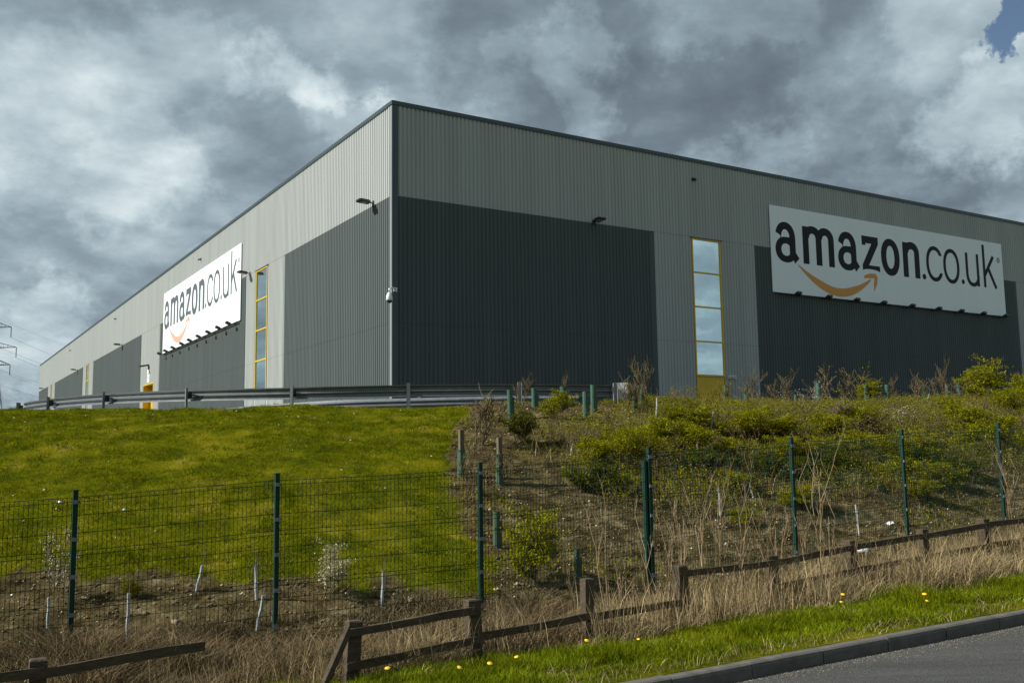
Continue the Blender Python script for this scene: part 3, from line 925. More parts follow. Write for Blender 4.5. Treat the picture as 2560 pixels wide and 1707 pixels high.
def arrow(X, Y):
    top = quad((7.36, 1.36), (8.3, 1.40), (8.56, 1.50), (8.40, 1.68), (7.9, 1.66), (7.45, 1.52))
    side = quad((8.06, .46), (8.16, .50), (8.50, 1.10), (8.58, 1.52), (8.22, 1.44), (8.22, 1.1))
    return np.minimum(top(X, Y), side(X, Y))


def loops_mesh(name, loops, th, m):
    cu = bpy.data.curves.new(name, 'CURVE'); cu.dimensions = '2D'; cu.fill_mode = 'BOTH'; cu.extrude = th / 2
    for lp in loops:
        s = cu.splines.new('POLY'); s.points.add(len(lp) - 1); s.use_cyclic_u = True
        s.points.foreach_set('co', [c for p in lp for c in (p[0], p[1], 0, 1)])
    tmp = bpy.data.objects.new('tmp', cu); col.objects.link(tmp)
    dg = bpy.context.evaluated_depsgraph_get(); me = bpy.data.meshes.new_from_object(tmp.evaluated_get(dg))
    bpy.data.objects.remove(tmp); bpy.data.curves.remove(cu)
    me.name = name; me.materials.clear(); me.materials.append(m)
    return me


LOOPS = [outline(f, x0, x1, 1.4, 4.7) for f, x0, x1 in GLYPHS]
LOOPS_REG = outline(REG, 20.35, 20.85, 3.4, 3.9, .012)
LOOPS_SM = outline(smile, 1.9, 8.2, -.1, 1.8, .025) + outline(arrow, 7.2, 8.8, .3, 1.8, .025)


def sign(face, tl, sgn, zb, mL, mO, label, lamps, up=(0, 0)):
    """board with its left edge (as read) at tl; reading direction is sgn * along"""
    o, d, nn = face
    loc = face_pt(face, tl, zb, .0)
    e = empty('sign_board', loc, label, 'sign', 'company name signs on the warehouse walls')
    dx = d * sgn
    M = Matrix((dx.to_4d(), Z3.to_4d(), nn.to_4d(), (0, 0, 0, 1))).transposed()
    M[3][3] = 1.0
    for r in range(3): M[r][3] = 0.0
    M[3][0] = M[3][1] = M[3][2] = 0.0
    mb = MB()
    n = 7
    for k in range(n):
        mb.box((0, 0, 0), dx, nn, Z3, SW * k / n + .003, SW * (k + 1) / n - .003, .125, .165, 0, SH)
    mb.build('board', M_WHITE, e)
    mb = MB(); mb.box((0, 0, 0), dx, nn, Z3, .05, SW - .05, .105, .123, .05, SH - .05)
    for k in range(8):
        x = .4 + k * (SW - .8) / 7
        mb.box((0, 0, 0), dx, nn, Z3, x - .04, x + .04, .085, .104, .1, SH - .1)
    mb.build('backing_frame', M_GALVD, e)
    TR = Matrix.Translation(nn * (.165 + .004)) @ M

    def part(nm, lps, m, dz=0.0):
        me = loops_mesh(nm, lps, .006, m)
        me.transform(Matrix.Translation(Z3 * dz) @ TR)
        ob = bpy.data.objects.new(nm, me); col.objects.link(ob); ob.parent = e
    for lp in LOOPS: part('letter', lp, mL, up[0])
    part('registered_mark', LOOPS_REG, mL, up[0])
    part('smile_arrow', LOOPS_SM, mO, up[1])
    mb = MB(); mb.tube([dx * .3 + nn * .22 - Z3 * .05, dx * (SW - .3) + nn * .22 - Z3 * .05], .035, 6); mb.build('light_rail', M_FIX, e)
    where = ('sunny', 'shaded')[sgn > 0]
    names = ['leftmost', 'second from the left', 'third from the left', 'fourth from the left', 'middle', 'fourth from the right', 'third from the right', 'second from the right', 'rightmost']
    for k, x in enumerate(lamps):
        le = empty('sign_light', loc + dx * x - Z3 * .08 + nn * .16, ('%s of nine black spotlights under the %s wall sign' % (names[k], where)), 'spotlight', 'spotlights under the %s sign' % where)
        mb = MB(); mb.tube([-nn * .08, nn * .18 - Z3 * .03, nn * .36 + Z3 * .0], .026, 6); mb.build('arm', M_FIX, le)
        mb = MB()
        mb.box(nn * .42, dx, (nn * .8 + Z3 * .35).normalized(), (Z3 * .8 - nn * .35).normalized(), -.16, .16, -.13, .15, -.05, .08); mb.build('lamp_head', M_FIX, le)


sign(FACE_R, 21.95, 1, 10.51, M_LETTER, M_ORANGE, 'big white name sign with black letters and orange smile on the shaded wall', [1.45, 3.85, 6.15, 8.45, 11.0, 13.5, 15.7, 17.95, 20.3])
sign(FACE_L, 42.55, -1, 10.38, M_LETTER_GLARE_MARK, M_ORANGE_GLARE, 'big white name sign with smile painted pale as if in glare on the sunny wall at left', [.75, 2.9, 5.3, 8.0, 10.3, 12.7, 15.2, 17.6, 19.9], (.12, .2))


# ------------------------------------------------------------------ crash barriers
W_PROF = [(.00, .0), (.025, .004), (.065, .080), (.10, .083), (.14, .006), (.17, .006), (.21, .083), (.245, .080), (.285, .004), (.31, .0)]


def catmull(pts, n):
    pts = [Vector(p) for p in pts]; out = []
    ext = [pts[0] * 2 - pts[1]] + pts + [pts[-1] * 2 - pts[-2]]
    for i in range(1, len(ext) - 2):
        p0, p1, p2, p3 = ext[i - 1:i + 3]
        row = []
        for k in range(n + 1):
            t = k / n
            row.append(.5 * ((2 * p1) + (-p0 + p2) * t + (2 * p0 - 5 * p1 + 4 * p2 - p3) * t * t + (-p0 + 3 * p1 - 3 * p2 + p3) * t ** 3))
        out.append(row)
    return out


def w_beam(path, top, side, mat_, parent, og):
    """W profile swept along path; ridges towards side (+1: left of travel)"""
    mb = MB(); loopn = len(W_PROF) * 2
    vs = []
    for i, p in enumerate(path):
        d = (path[min(i + 1, len(path) - 1)] - path[max(i - 1, 0)]); d.z = 0; d.normalize()
        n = Vector((-d.y, d.x, 0)) * side
        ring_ = [(z, o) for z, o in W_PROF] + [(z, o - .007) for z, o in W_PROF[::-1]]
        for z, o in ring_:
            vs.append(Vector((p.x, p.y, p.z + top - .31 + z)) + n * o - og)
    fs = []
    for i in range(len(path) - 1):
        for k in range(loopn):
            a, b = i * loopn + k, i * loopn + (k + 1) % loopn
            fs.append((a, b, b + loopn, a + loopn))
    fs.append(tuple(range(loopn))[::-1]); fs.append(tuple(range((len(path) - 1) * loopn, len(path) * loopn)))
    mb.add(vs, fs)
    return mb.build('beam', mat_, parent)


def barrier(points, tops, posts_side, label, end_plate=False, first=0):
    base = [Vector((x, y, t - .66)) for (x, y), t in zip(points, tops)]
    e = empty('guardrail', base[0], label, 'crash barrier')
    og = Vector(e.location)
    rows = catmull(base, 8)
    sd = -posts_side                                  # ridges away from the posts
    for r in rows: w_beam(r, .66, sd, M_GALV, e, og)
    for i, p in enumerate(base):
        d = (base[min(i + 1, len(base) - 1)] - base[max(i - 1, 0)]); d.z = 0; d.normalize()
        n = Vector((-d.y, d.x, 0)) * posts_side
        mb = MB()
        o = p - og + n * .16
        mb.box(o, d, n, Z3, -.05, .05, -.004, .004, -.5, .70); mb.box(o, d, n, Z3, -.05, -.042, -.07, -.004, -.5, .70); mb.box(o, d, n, Z3, .042, .05, .004, .07, -.5, .70)
        mb.build('post', M_GALVD, e)
        mb = MB(); mb.box(p - og, d, n, Z3, -.06, .06, .012, .152, .42, .60); mb.build('spacer', M_FIX, e)
    if end_plate:
        p = base[-1]; q = base[-2]; d = (p - q); d.z = 0; d.normalize(); n = Vector((-d.y, d.x, 0)) * posts_side
        mb = MB(); vs = []
        for k in range(7):
            t = k / 6; off = p - og + d * (t * .36) + n * (.02 + .16 * t * t)
            for z in (.27 + .02 * math.cos(t * 3), .5, .72): vs.append(off + Z3 * z)
            for z in (.72, .5, .27 + .02 * math.cos(t * 3)): vs.append(off + Z3 * z + n * .01)
        fs = [(6 * i + k, 6 * i + 6 + k, 6 * i + 6 + (k + 1) % 6, 6 * i + (k + 1) % 6) for i in range(6) for k in range(6)] + [(5, 4, 3, 2, 1, 0), tuple(range(36, 42))]
        mb.add(vs, fs); mb.build('end_plate', mat('galvanised_bright', (.55, .57, .58), .35, .5), e)
    return e


B1 = [(-18.2, 41.5), (-17.9, 37.6), (-17.05, 34.1), (-14.7, 31.3), (-11.94, 28.9), (-8.86, 26.9), (-5.77, 25.8), (-2.77, 26.0), (.16, 26.3), (2.78, 27.0)]
T1 = [4.07, 4.08, 4.08, 4.07, 4.03, 3.96, 3.90, 3.94, 3.94, 3.93]
barrier(B1, T1, -1, 'nearer steel guardrail with posts curving along the top of the grass bank', end_plate=True)
B2 = [(-14.0, 42.5), (-12.6, 39.2), (-10.6, 36.4), (-8.4, 34.2), (-5.9, 32.6), (-3.1, 31.7), (-.3, 31.2), (2.1, 31.3)]
T2 = [3.96, 3.97, 3.95, 3.94, 3.95, 3.94, 3.93, 3.92]
barrier(B2, T2, 1, 'farther low guardrail with bright top edge seen under the nearer one')


# ------------------------------------------------------------------ green mesh fence
fp_px = [(189.4, 1227.7), (693, 1185.8), (1199.6, 1158.7), (1621.7, 1120.8), (1977, 1095.6), (2253, 1075.3), (2494, 1058.6)]
fb = [12.3, 11.8, 11.2, 11.2, 11.2, 11.2, 11.2]
posts = []
for (x, y), b in zip(fp_px, fb):
    a, z = onplane(x * .91875, y * .91875, b); posts.append((a, b, z))
posts.insert(0, (posts[0][0] - 2.2, 12.9, posts[0][2] - .10)); posts.insert(0, (posts[0][0] - 2.4, 13.6, posts[0][2] - .06))
for k in range(5):
    a, b, z = posts[-1]; posts.append((a + 2.9, b, z + .13))
mf = empty('mesh_fence', P(*posts[0][:2], posts[0][2] - 2), 'green welded wire mesh fence on green posts along the foot of the bank', 'fence')
MO = Vector(mf.location)
lean = {}
for i, (a, b, z) in enumerate(posts):
    zb = gz(a, b) - .3
    mb = MB(); tl = U3 * random.uniform(-.02, .02)
    mb.box(P(a, b, 0) - MO, U3, V3, Z3, -.027, .027, -.027, .027, zb, z); mb.box(P(a, b, 0) - MO, U3, V3, Z3, -.031, .031, -.031, .031, z + .001, z + .018)
    po = mb.build('post', M_GREENP, mf)
    zz = z - .12
    while zz > gz(a, b) + .1:
        mb = MB(); mb.box(P(a, b, 0) - MO, U3, V3, Z3, -.036, .036, -.046, -.0305, zz - .022, zz + .022); zz -= .42
        mb.build('clip', M_GALVD, po)
# the doubled post
a, b, z = posts[5]
mb = MB(); mb.box(P(a - .062, b + .035, 0) - MO, U3, V3, Z3, -.025, .025, -.03, .03, gz(a, b) - .3, z - .17); mb.build('post', M_GREENP, mf)
for i in range(len(posts) - 1):
    a0, b0, z0 = posts[i]; a1, b1, z1 = posts[i + 1]
    p0, p1 = P(a0, b0, 0), P(a1, b1, 0); d = p1 - p0; ln = d.length; d /= ln; n = d.cross(Z3)
    mb = MB()
    h0 = min(1.95, z0 - gz(a0, b0) - .02); h1 = min(1.95, z1 - gz(a1, b1) - .02); H = max(1.7, min(h0, h1) + .05)
    def tp(s): return z0 - .07 + (z1 - z0) * s / ln
    def vee(v): return -.04 if abs((v % .62) - .1) < .03 else 0
    x = .05
    wob = random.uniform(-.01, .01)
    while x < ln - .03:
        w = .0024
        t = tp(x)
        q = p0 + d * x + n * .03 - MO
        mb.box(q, d, n, Z3, -w, w, -w, w, t - H, t)
        x += .05
    k = 0
    zz = 0.0
    while zz < H:
        w = .0036
        qa = p0 + d * .03 + n * .034 - MO + Z3 * (tp(0) - zz); qb = p0 + d * (ln - .03) + n * .034 - MO + Z3 * (tp(ln) - zz)
        mid = (qa + qb) / 2 + Z3 * random.uniform(-.012, .004)
        mb.tube([qa, mid, qb], w, 4)
        if k % 3 == 0:
            mb.tube([qa - Z3 * .05 + n * .012, mid - Z3 * .05 + n * .012, qb - Z3 * .05 + n * .012], w, 4)
        zz += .20; k += 1
    ob = mb.build('wire_panel', M_WIRE, mf)

# ------------------------------------------------------------------ wooden post and rail fence
wp_px = [(-150, 1540), (85, 1512), (803, 1425), (1090, 1375), (1345, 1328), (1565, 1297), (1770, 1275), (1950, 1240), (2115, 1215), (2260, 1190), (2385, 1175)]
WB = 9.2
wps = []
for x, y in wp_px:
    a, z = onplane(x, y, WB); wps.append((a, z))
for k in range(6): wps.append((wps[-1][0] + 1.5, wps[-1][1] + .07))
wf = empty('wooden_fence', P(wps[0][0], WB, wps[0][1] - .7), 'low broken weathered wooden post and rail fence in dry grass', 'fence')
WFO = Vector(wf.location)
for i, (a, z) in enumerate(wps):
    mb = MB(); w = random.uniform(.062, .075)
    zb = gz(a, WB) - .2
    tl = random.uniform(-.04, .04); o = P(a, WB, 0) - WFO
    vs = []
    for zz, s in ((zb, 0), ((zb + z) / 2, .5), (z - .012, 1), (z, 1)):
        ww = w * (1 if zz < z - .01 else .86)
        for du, dv in ((-1, -1), (1, -1), (1, 1), (-1, 1)):
            vs.append(o + U3 * (du * ww + tl * s + random.uniform(-.004, .004)) + V3 * (dv * ww * .9 + random.uniform(-.004, .004)) + Z3 * zz)
    mb.add(vs, [(4 * r + k, 4 * r + (k + 1) % 4, 4 * r + 4 + (k + 1) % 4, 4 * r + 4 + k) for r in range(3) for k in range(4)] + [(12, 13, 14, 15), (3, 2, 1, 0)])
    mb.build('post', M_WOOD, wf)


def rail(a0, z0, a1, z1, db=-.075, h=.078, t=.036, sag=0.0):
    mb = MB(); vs = []
    n = 5
    for k in range(n):
        s = k / (n - 1); a = a0 + (a1 - a0) * s; z = z0 + (z1 - z0) * s - sag * 4 * s * (1 - s) + random.uniform(-.005, .005)
        o = P(a, WB + db, z) - WFO
        for x, y in ((-t / 2, -h / 2), (t / 2, -h / 2), (t / 2, h / 2), (-t / 2, h / 2)):
            vs.append(o + V3 * (x + random.uniform(-.003, .003)) + Z3 * (y + random.uniform(-.004, .004)))
    mb.add(vs, [(4 * r + k, 4 * r + 4 + k, 4 * r + 4 + (k + 1) % 4, 4 * r + (k + 1) % 4) for r in range(n - 1) for k in range(4)] + [(0, 1, 2, 3), tuple(range(4 * n - 1, 4 * n - 5, -1))])
    mb.build('rail', M_WOOD, wf)


def ra(i): return wps[i][0]
def rz(i): return wps[i][1]


rail(ra(0) - .1, rz(0) - .10, ra(1) + .05, rz(1) - .10); rail(ra(1) - .05, rz(1) - .12, ra(1) + 1.35, rz(1) - .03, sag=-.01)
rail(ra(2) - .06, rz(2) - .10, ra(3) + .02, rz(3) - .10); rail(ra(2) - .06, rz(2) - .42, ra(3) + .05, rz(3) - .40)
rail(ra(3) - .02, rz(3) - .38, ra(4) + .03, rz(4) - .40)
rail(ra(4), rz(4) - .42, ra(5), rz(5) - .42)
for i in range(5, len(wps) - 1):
    rail(ra(i) - .02, rz(i) - .09, ra(i + 1) + .02, rz(i + 1) - .09)
    if i > 5: rail(ra(i) - .02, rz(i) - .40, ra(i + 1) + .02, rz(i + 1) - .40)
# rail that has come off one end and leans to the ground
mb = MB(); mb.beam(P(ra(2) - .05, WB - .1, rz(2) - .06) - WFO, P(ra(2) - .45, WB - .45, gz(ra(2) - .45, WB - .45) + .02) - WFO, .04, .09); ob = mb.build('rail', M_WOOD, wf); ob['label'] = 'broken rail hanging from its post to the ground'


# ------------------------------------------------------------------ plants
def grow(seed, h, spread, nb, levels, lean=0.0, up=.5, r0=.012, stems=1):
    r = random.Random(seed); segs = []; tips = []

    def branch(p, d, ln, rad, lv):
        pts = [p]; n = 4
        for k in range(n):
            d = (d + Vector((r.uniform(-1, 1), r.uniform(-1, 1), r.uniform(-.5, .7))) * .22 + Vector((0, 0, up)) * .08).normalized()
            p = p + d * ln / n; pts.append(p)
        segs.append((pts, [rad * (1 - .7 * k / n) for k in range(n + 1)]))
        for q in pts[1:]: tips.append((q, lv))
        if lv <= 0: return
        for k in range(nb):
            t = r.uniform(.3, 1.0); i = min(int(t * n), n - 1); q = pts[i].lerp(pts[i + 1], t * n - i)
            az = r.uniform(0, 2 * math.pi); out = Vector((math.cos(az), math.sin(az), 0))
            dd = (d * .5 + out * spread + Vector((0, 0, up * r.uniform(.2, 1)))).normalized()
            branch(q, dd, ln * r.uniform(.45, .7), rad * .55, lv - 1)
    for s in range(stems):
        az = r.uniform(0, 2 * math.pi)
        d = Vector((lean + .25 * math.cos(az) * (stems > 1) * 1.6, .25 * math.sin(az) * (stems > 1) * 1.6, 1)).normalized()
        branch(Vector((.04 * math.cos(az), .04 * math.sin(az), -.08)) * (1 if stems > 1 else .2) + Vector((0, 0, -.06)), d, h * r.uniform(.5, .72), r0, levels)
    return segs, tips


def leaf_cloud(seed, pts, n, size, spread, flat=.5, z_min=.0):
    g = np.random.default_rng(seed)
    idx = g.integers(0, len(pts), n); c = np.array(pts)[idx] + g.normal(0, 1, (n, 3)) * np.array([spread, spread, spread * .38])
    c[:, 2] = np.maximum(c[:, 2], z_min + g.uniform(0, .05, n))
    nrm = g.normal(0, 1, (n, 3)); nrm[:, 2] = np.abs(nrm[:, 2]) + flat; nrm /= np.linalg.norm(nrm, axis=1)[:, None]
    t = np.cross(nrm, g.normal(0, 1, (n, 3))); t /= np.linalg.norm(t, axis=1)[:, None]; b = np.cross(nrm, t)
    s = size * g.uniform(.6, 1.35, n)[:, None]
    v = np.stack([c - t * s, c + b * s * .45 + nrm * s * .1, c + t * s, c - b * s * .45 + nrm * s * .1], 1).reshape(-1, 3)
    q = np.arange(n * 4).reshape(-1, 4)
    return v, q


def make_plant(kind, k):
    """a unit-sized plant about 1 m high and 1 m wide; returns its Empty"""
    seed = 100 + k * 17 + sum(map(ord, kind))
    spec = dict(leafy=dict(stems=5, nb=5, lv=2, spread=1.1, up=.15, n=6500, size=.021, sp=.075, fm=M_LEAF),
                dark=dict(stems=4, nb=5, lv=2, spread=.7, up=.6, n=5200, size=.024, sp=.07, fm=M_LEAFD),
                pale=dict(stems=5, nb=4, lv=2, spread=.5, up=.9, n=1100, size=.018, sp=.06, fm=M_LEAFP),
                bare=dict(stems=3, nb=6, lv=2, spread=.75, up=.55, n=160, size=.018, sp=.035, fm=M_LEAF),
                blossom=dict(stems=3, nb=5, lv=2, spread=.8, up=.45, n=600, size=.020, sp=.04, fm=M_FLOWER),
                cream=dict(stems=1, nb=8, lv=2, spread=1.0, up=.3, n=2600, size=.022, sp=.06, fm=M_FLOWERC))[kind]
    segs, tips = grow(seed, 1.05 if kind != 'pale' else 1.2, spec['spread'], spec['nb'], spec['lv'], lean=.25 if kind in ('leafy', 'bare', 'cream') else .05, up=spec['up'], r0=.014, stems=spec['stems'])
    e = empty({'leafy': 'leafy_shrub', 'dark': 'dark_shrub', 'pale': 'broom_shrub', 'bare': 'bare_sapling', 'blossom': 'blossom_shrub', 'cream': 'blossom_shrub'}[kind], (0, 0, 0))
    mb = MB()
    for pts, rs in segs: mb.tube(pts, [max(x, .0050 if kind in ('bare', 'blossom') else .0036) for x in rs], 4 if rs[0] > .008 else 3, cap=False)
    mb.build('twigs', M_TWIG, e)
    pts = [tuple(p) for p, lv in tips if lv <= 1 and p.z > .12] or [tuple(p) for p, _ in tips]
    if kind in ('leafy', 'dark'):
        rr = random.Random(seed); pts = [p for i, p in enumerate(pts) if rr.random() < .45]
    v, q = leaf_cloud(seed, pts, spec['n'], spec['size'], spec['sp'] * (.75 if kind in ('leafy', 'dark') else 1))
    f = npmesh('foliage' if kind not in ('blossom', 'cream') else 'blossom', v, q, spec['fm'], e)
    if kind == 'bare': f.name = 'foliage'
    if kind in ('blossom', 'cream'):
        v, q = leaf_cloud(seed + 1, pts, 180, .018, .04)
        npmesh('foliage', v, q, M_LEAF, e)
    # unit box
    zs = [p.z for p, _ in tips]; top = max(zs); wd = max(max(abs(p.x) for p, _ in tips), max(abs(p.y) for p, _ in tips)) * 2
    e['unit'] = (wd, top)
    return e


PROTO = {}
used = set()


def plant(kind, k, bx, by, ty, wpx, label, group=None, cat='shrub', rot=None):
    key = (kind, k)
    a, b, z = at(bx, by)
    if key not in PROTO: PROTO[key] = make_plant(kind, k)
    pr = PROTO[key]
    if key in used: o = copy_tree(pr)
    else: o = pr; used.add(key)
    wd, top = pr['unit']
    D_ = depth(a, b)
    px2m = D_ / (FPX * .91875)
    sz = max((by - ty) * px2m / top * (1.08 if kind in ('leafy', 'dark') else 1.15 if kind == 'bare' else .97), .1); sx = max(wpx * (1.25 if kind in ('leafy', 'dark') else 1.0) * px2m / wd, .08)
    sx = min(sx, sz * 2.6)
    o.location = P(a, b, z - .02); o.scale = (sx, sx, sz)
    o.rotation_euler = (0, 0, rot if rot is not None else random.uniform(-.6, .6))
    for kx in ('label', 'category', 'group'):
        if kx in o: del o[kx]
    tag(o, label, cat, group)
    return o


PL = [
    # kind, variant, base x, base y, top y, width, label
    ('dark', 0, 1190, 1018, 930, 72, 'dense dark green bush wrapped round a tube below the guardrail end post'),
    ('leafy', 0, 1272, 962, 893, 105, 'floppy light green bush between green tubes just below the guardrail'),
    ('bare', 0, 1092, 1018, 893, 150, 'leaning sparse sapling on the edge between mown grass and bare soil'),
    ('leafy', 1, 1232, 1345, 1160, 165, 'large rounded green bush behind the mesh, right of the third fence post from left'),
    ('leafy', 2, 1345, 1075, 1000, 130, 'green bush beside the white bag, uphill left of the doubled fence post'),
    ('dark', 1, 1350, 1132, 1058, 110, 'dark green bush on the slope below the white bag'),
    ('leafy', 3, 1440, 1075, 978, 150, 'spreading yellow-green bush just left of the doubled fence post'),
    ('leafy', 0, 1500, 1030, 955, 145, 'yellow-green bush uphill of the doubled fence post'),
    ('leafy', 2, 1570, 1055, 965, 135, 'yellow-green bush right of the doubled fence post top'),
    ('leafy', 1, 1600, 985, 925, 135, 'yellow-green bush on the slope under the yellow door'),
    ('dark', 0, 1600, 1090, 1020, 150, 'dark green bush behind the mesh right of the doubled post'),
    ('leafy', 3, 1705, 1010, 940, 160, 'wide bush on the slope left of the red and white bag'),
    ('leafy', 1, 1790, 1012, 945, 140, 'bush directly below the red and white bag'),
    ('leafy', 2, 1880, 1005, 945, 140, 'low bush uphill between the red and white bag and blossom shrub'),
    ('leafy', 0, 1945, 1065, 985, 150, 'bright green bush behind the fence midway between fifth and sixth posts'),
    ('dark', 1, 1890, 1105, 1035, 130, 'dark green bush behind the mesh right of the fifth post'),
    ('leafy', 3, 2025, 1055, 995, 120, 'bush behind the fence just left of the sixth post'),
    ('leafy', 1, 2125, 1060, 985, 160, 'bush on the slope right of the sixth fence post'),
    ('leafy', 2, 2190, 990, 925, 140, 'bush near the crest right of the crumpled grey bag'),
    ('leafy', 0, 2240, 1045, 960, 160, 'broad bush uphill left of the last fence post'),
    ('leafy', 3, 2300, 965, 890, 120, 'yellow bush near the crest above the last fence post'),
    ('leafy', 1, 2262, 918, 826, 125, 'tallest bush at the right end of the crest against the dark wall'),
    ('leafy', 2, 2338, 935, 856, 90, 'bush on the crest cut by the right edge of the view'),
    ('pale', 0, 1553, 935, 880, 90, 'pale yellow broom-like shrub on the crest left of the yellow door'),
    ('pale', 1, 1648, 940, 866, 125, 'pale feathery yellow shrub in front of the yellow door'),
    ('leafy', 0, 2050, 1105, 1045, 140, 'low bush behind the mesh left of the sixth post foot'),
    ('leafy', 3, 2150, 1115, 1060, 120, 'low bush behind the mesh right of the sixth post middle'),
    ('leafy', 2, 1660, 1130, 1075, 120, 'low bush behind the mesh amid bare tan stalks'),
    ('leafy', 1, 1835, 1168, 1108, 110, 'small bush at the fifth fence post, low on the slope'),
    ('leafy', 3, 2110, 1150, 1098, 95, 'small flat bush right of the sixth fence post foot'),
    ('dark', 0, 1745, 1090, 1030, 120, 'dark bush uphill left of the fifth fence post'),
    ('leafy', 0, 2340, 1050, 980, 100, 'bush right of the last fence post at the edge of the view'),
    ('leafy', 2, 1700, 1205, 1160, 85, 'tiny low bush low on the slope left of the fifth post'),
    ('leafy', 2, 1395, 1045, 985, 110, 'small yellowish bush above the flat white bag'),
    ('leafy', 0, 1655, 1060, 1000, 130, 'bush on the slope midway between doubled post and fifth post, upper row'),
    ('leafy', 3, 1800, 1060, 1000, 120, 'bush directly behind the top of the fifth fence post'),
    ('leafy', 1, 1740, 975, 925, 120, 'bush left of and level with the red and white bag'),
    ('leafy', 3, 1975, 990, 930, 120, 'bush on the upper slope left of the white blossom shrub'),
    ('dark', 1, 2080, 1085, 1025, 130, 'dark bush directly behind the sixth fence post'),
    ('leafy', 0, 2160, 960, 905, 110, 'bush on the crest right of the crumpled grey bag'),
    ('dark', 0, 2200, 1095, 1040, 110, 'dark low bush left of the last fence post, mid slope'),
    ('leafy', 2, 2270, 1010, 945, 120, 'bush just left of the top of the last fence post'),
    ('leafy', 1, 1880, 1055, 1000, 120, 'bush right of the top of the fifth fence post'),
    ('leafy', 2, 1530, 975, 925, 90, 'low yellowish bush right of the guard left of the yellow door'),
    ('leafy', 0, 1420, 1130, 1085, 90, 'small bush right of the dark bush below the flat white bag'),
    ('bare', 2, 1840, 985, 925, 120, 'brown bare twigs on the slope right of the red and white bag'),
    ('bare', 1, 2230, 985, 915, 130, 'brown bare twigs on the slope below the tallest bush'),
    ('bare', 1, 1195, 915, 846, 80, 'bare twiggy sapling in front of the last guardrail post'),
    ('bare', 2, 1295, 920, 848, 36, 'thin bare sapling rising from the widest green tube by the guardrail'),
    ('bare', 3, 1482, 940, 828, 80, 'tall thin twiggy sapling just right of the guardrail end'),
    ('bare', 0, 1425, 945, 862, 100, 'bare twiggy sapling in front of the guardrail end plate'),
    ('bare', 2, 1730, 935, 850, 90, 'bare brown sapling at the left edge of the dark panel under the sign'),
    ('bare', 1, 1790, 935, 850, 110, 'bare arching sapling on the crest above the red and white bag'),
    ('blossom', 0, 1842, 938, 878, 100, 'white-flecked blossom shrub on the crest under the sign'),
    ('blossom', 1, 1884, 925, 855, 34, 'narrow blossom sapling growing from a tall green tube'),
    ('bare', 3, 1935, 945, 843, 130, 'widest bare windswept sapling on the crest under the sign'),
    ('leafy', 1, 1998, 922, 868, 75, 'small bright green sapling with a tube on the crest'),
    ('bare', 2, 2050, 920, 858, 42, 'small bare twig tuft above a green tube at the crest'),
    ('bare', 0, 2098, 935, 855, 75, 'flat-topped bare sapling on the crest right of a green tube'),
    ('bare', 1, 2160, 935, 828, 66, 'thin forked bare sapling on the crest before the dark wall'),
    ('bare', 3, 2195, 930, 865, 90, 'low brown bare sapling left of the tallest bush on the crest'),
    ('blossom', 1, 2062, 985, 922, 120, 'spreading white blossom shrub on the upper slope under the sign'),
    ('bare', 0, 1905, 975, 915, 160, 'wide brown bramble of bare twigs on the upper slope'),
    ('bare', 2, 2000, 1000, 945, 150, 'brown twig thicket below the white blossom shrub'),
    ('bare', 3, 2325, 1010, 930, 120, 'brown twig thicket uphill of the last fence post'),
    ('cream', 0, 737, 1378, 1236, 135, 'cream flowering shrub on a dark bent stem right of the second fence post'),
    ('blossom', 0, 128, 1370, 1180, 100, 'tall thin white-budded shrub left of the first fence post in view'),
    ('bare', 1, 575, 1335, 1280, 70, 'small bare shrub at the lower edge of the mown grass'),
    ('bare', 0, 520, 1425, 1360, 90, 'sparse bare shrub on the soil between the first two fence posts'),
    ('leafy', 3, 294, 1372, 1325, 50, 'small yellowish sapling top above a white guard on the soil'),
    ('bare', 2, 1075, 1135, 1008, 80, 'thin yellow-budded sapling right of the dark stake on the grass edge'),
    ('bare', 3, 1150, 1110, 1030, 75, 'thin sapling tied beside the brown stake right of the grass edge'),
    ('bare', 1, 1275, 1000, 935, 45, 'small leafless twig on the bare soil below the guardrail'),
    ('bare', 0, 1388, 995, 932, 50, 'small leafless twig on soil below the guardrail end'),
]
for kd, k, bx, by, ty, w, lb in PL:
    plant(kd, k, bx, by, ty, w, lb, cat='sapling' if kd == 'bare' else 'shrub')


# tree tubes with stakes, spiral guards
def tube_thing(x, yt, yb, label, dull=False, wpx=16, stake=True, lean=0.0):
    a, b, z = at(x, yb)
    s = depth(a, b) / (FPX * .91875); h = (yb - yt) * s; r = wpx * s / 2
    e = empty('tree_tube', P(a, b, z - .05), label, 'tree guard', 'green tree tubes on the planted slope')
    tp = U3 * lean * h
    n = 12; mb = MB(); vs = []
    for zz in (0, h + .05):
        for rr in (r, r - .006):
            for k in range(n):
                an = 2 * math.pi * k / n; vs.append(Vector((math.cos(an) * rr, math.sin(an) * rr, zz)) + tp * (zz / h))
    fs = []
    for k in range(n):
        k1 = (k + 1) % n
        fs += [(k, k1, 2 * n + k1, 2 * n + k), (n + k1, n + k, 3 * n + k, 3 * n + k1), (2 * n + k, 2 * n + k1, 3 * n + k1, 3 * n + k)]
    mb.add(vs, fs); mb.build('tube', M_TUBED if dull else M_TUBE, e)
    if stake:
        sx = r + .02
        mb = MB(); mb.box(U3 * sx, U3, V3, Z3, -.016, .016, -.016, .016, 0, h * .82); mb.build('stake', M_STAKE, e)
        mb = MB(); mb.box((0, 0, 0), U3, V3, Z3, -r - .005, sx + .02, -r - .006, -r + .004, h * .6, h * .6 + .025); mb.build('tie', M_TUBED, e)
    return e


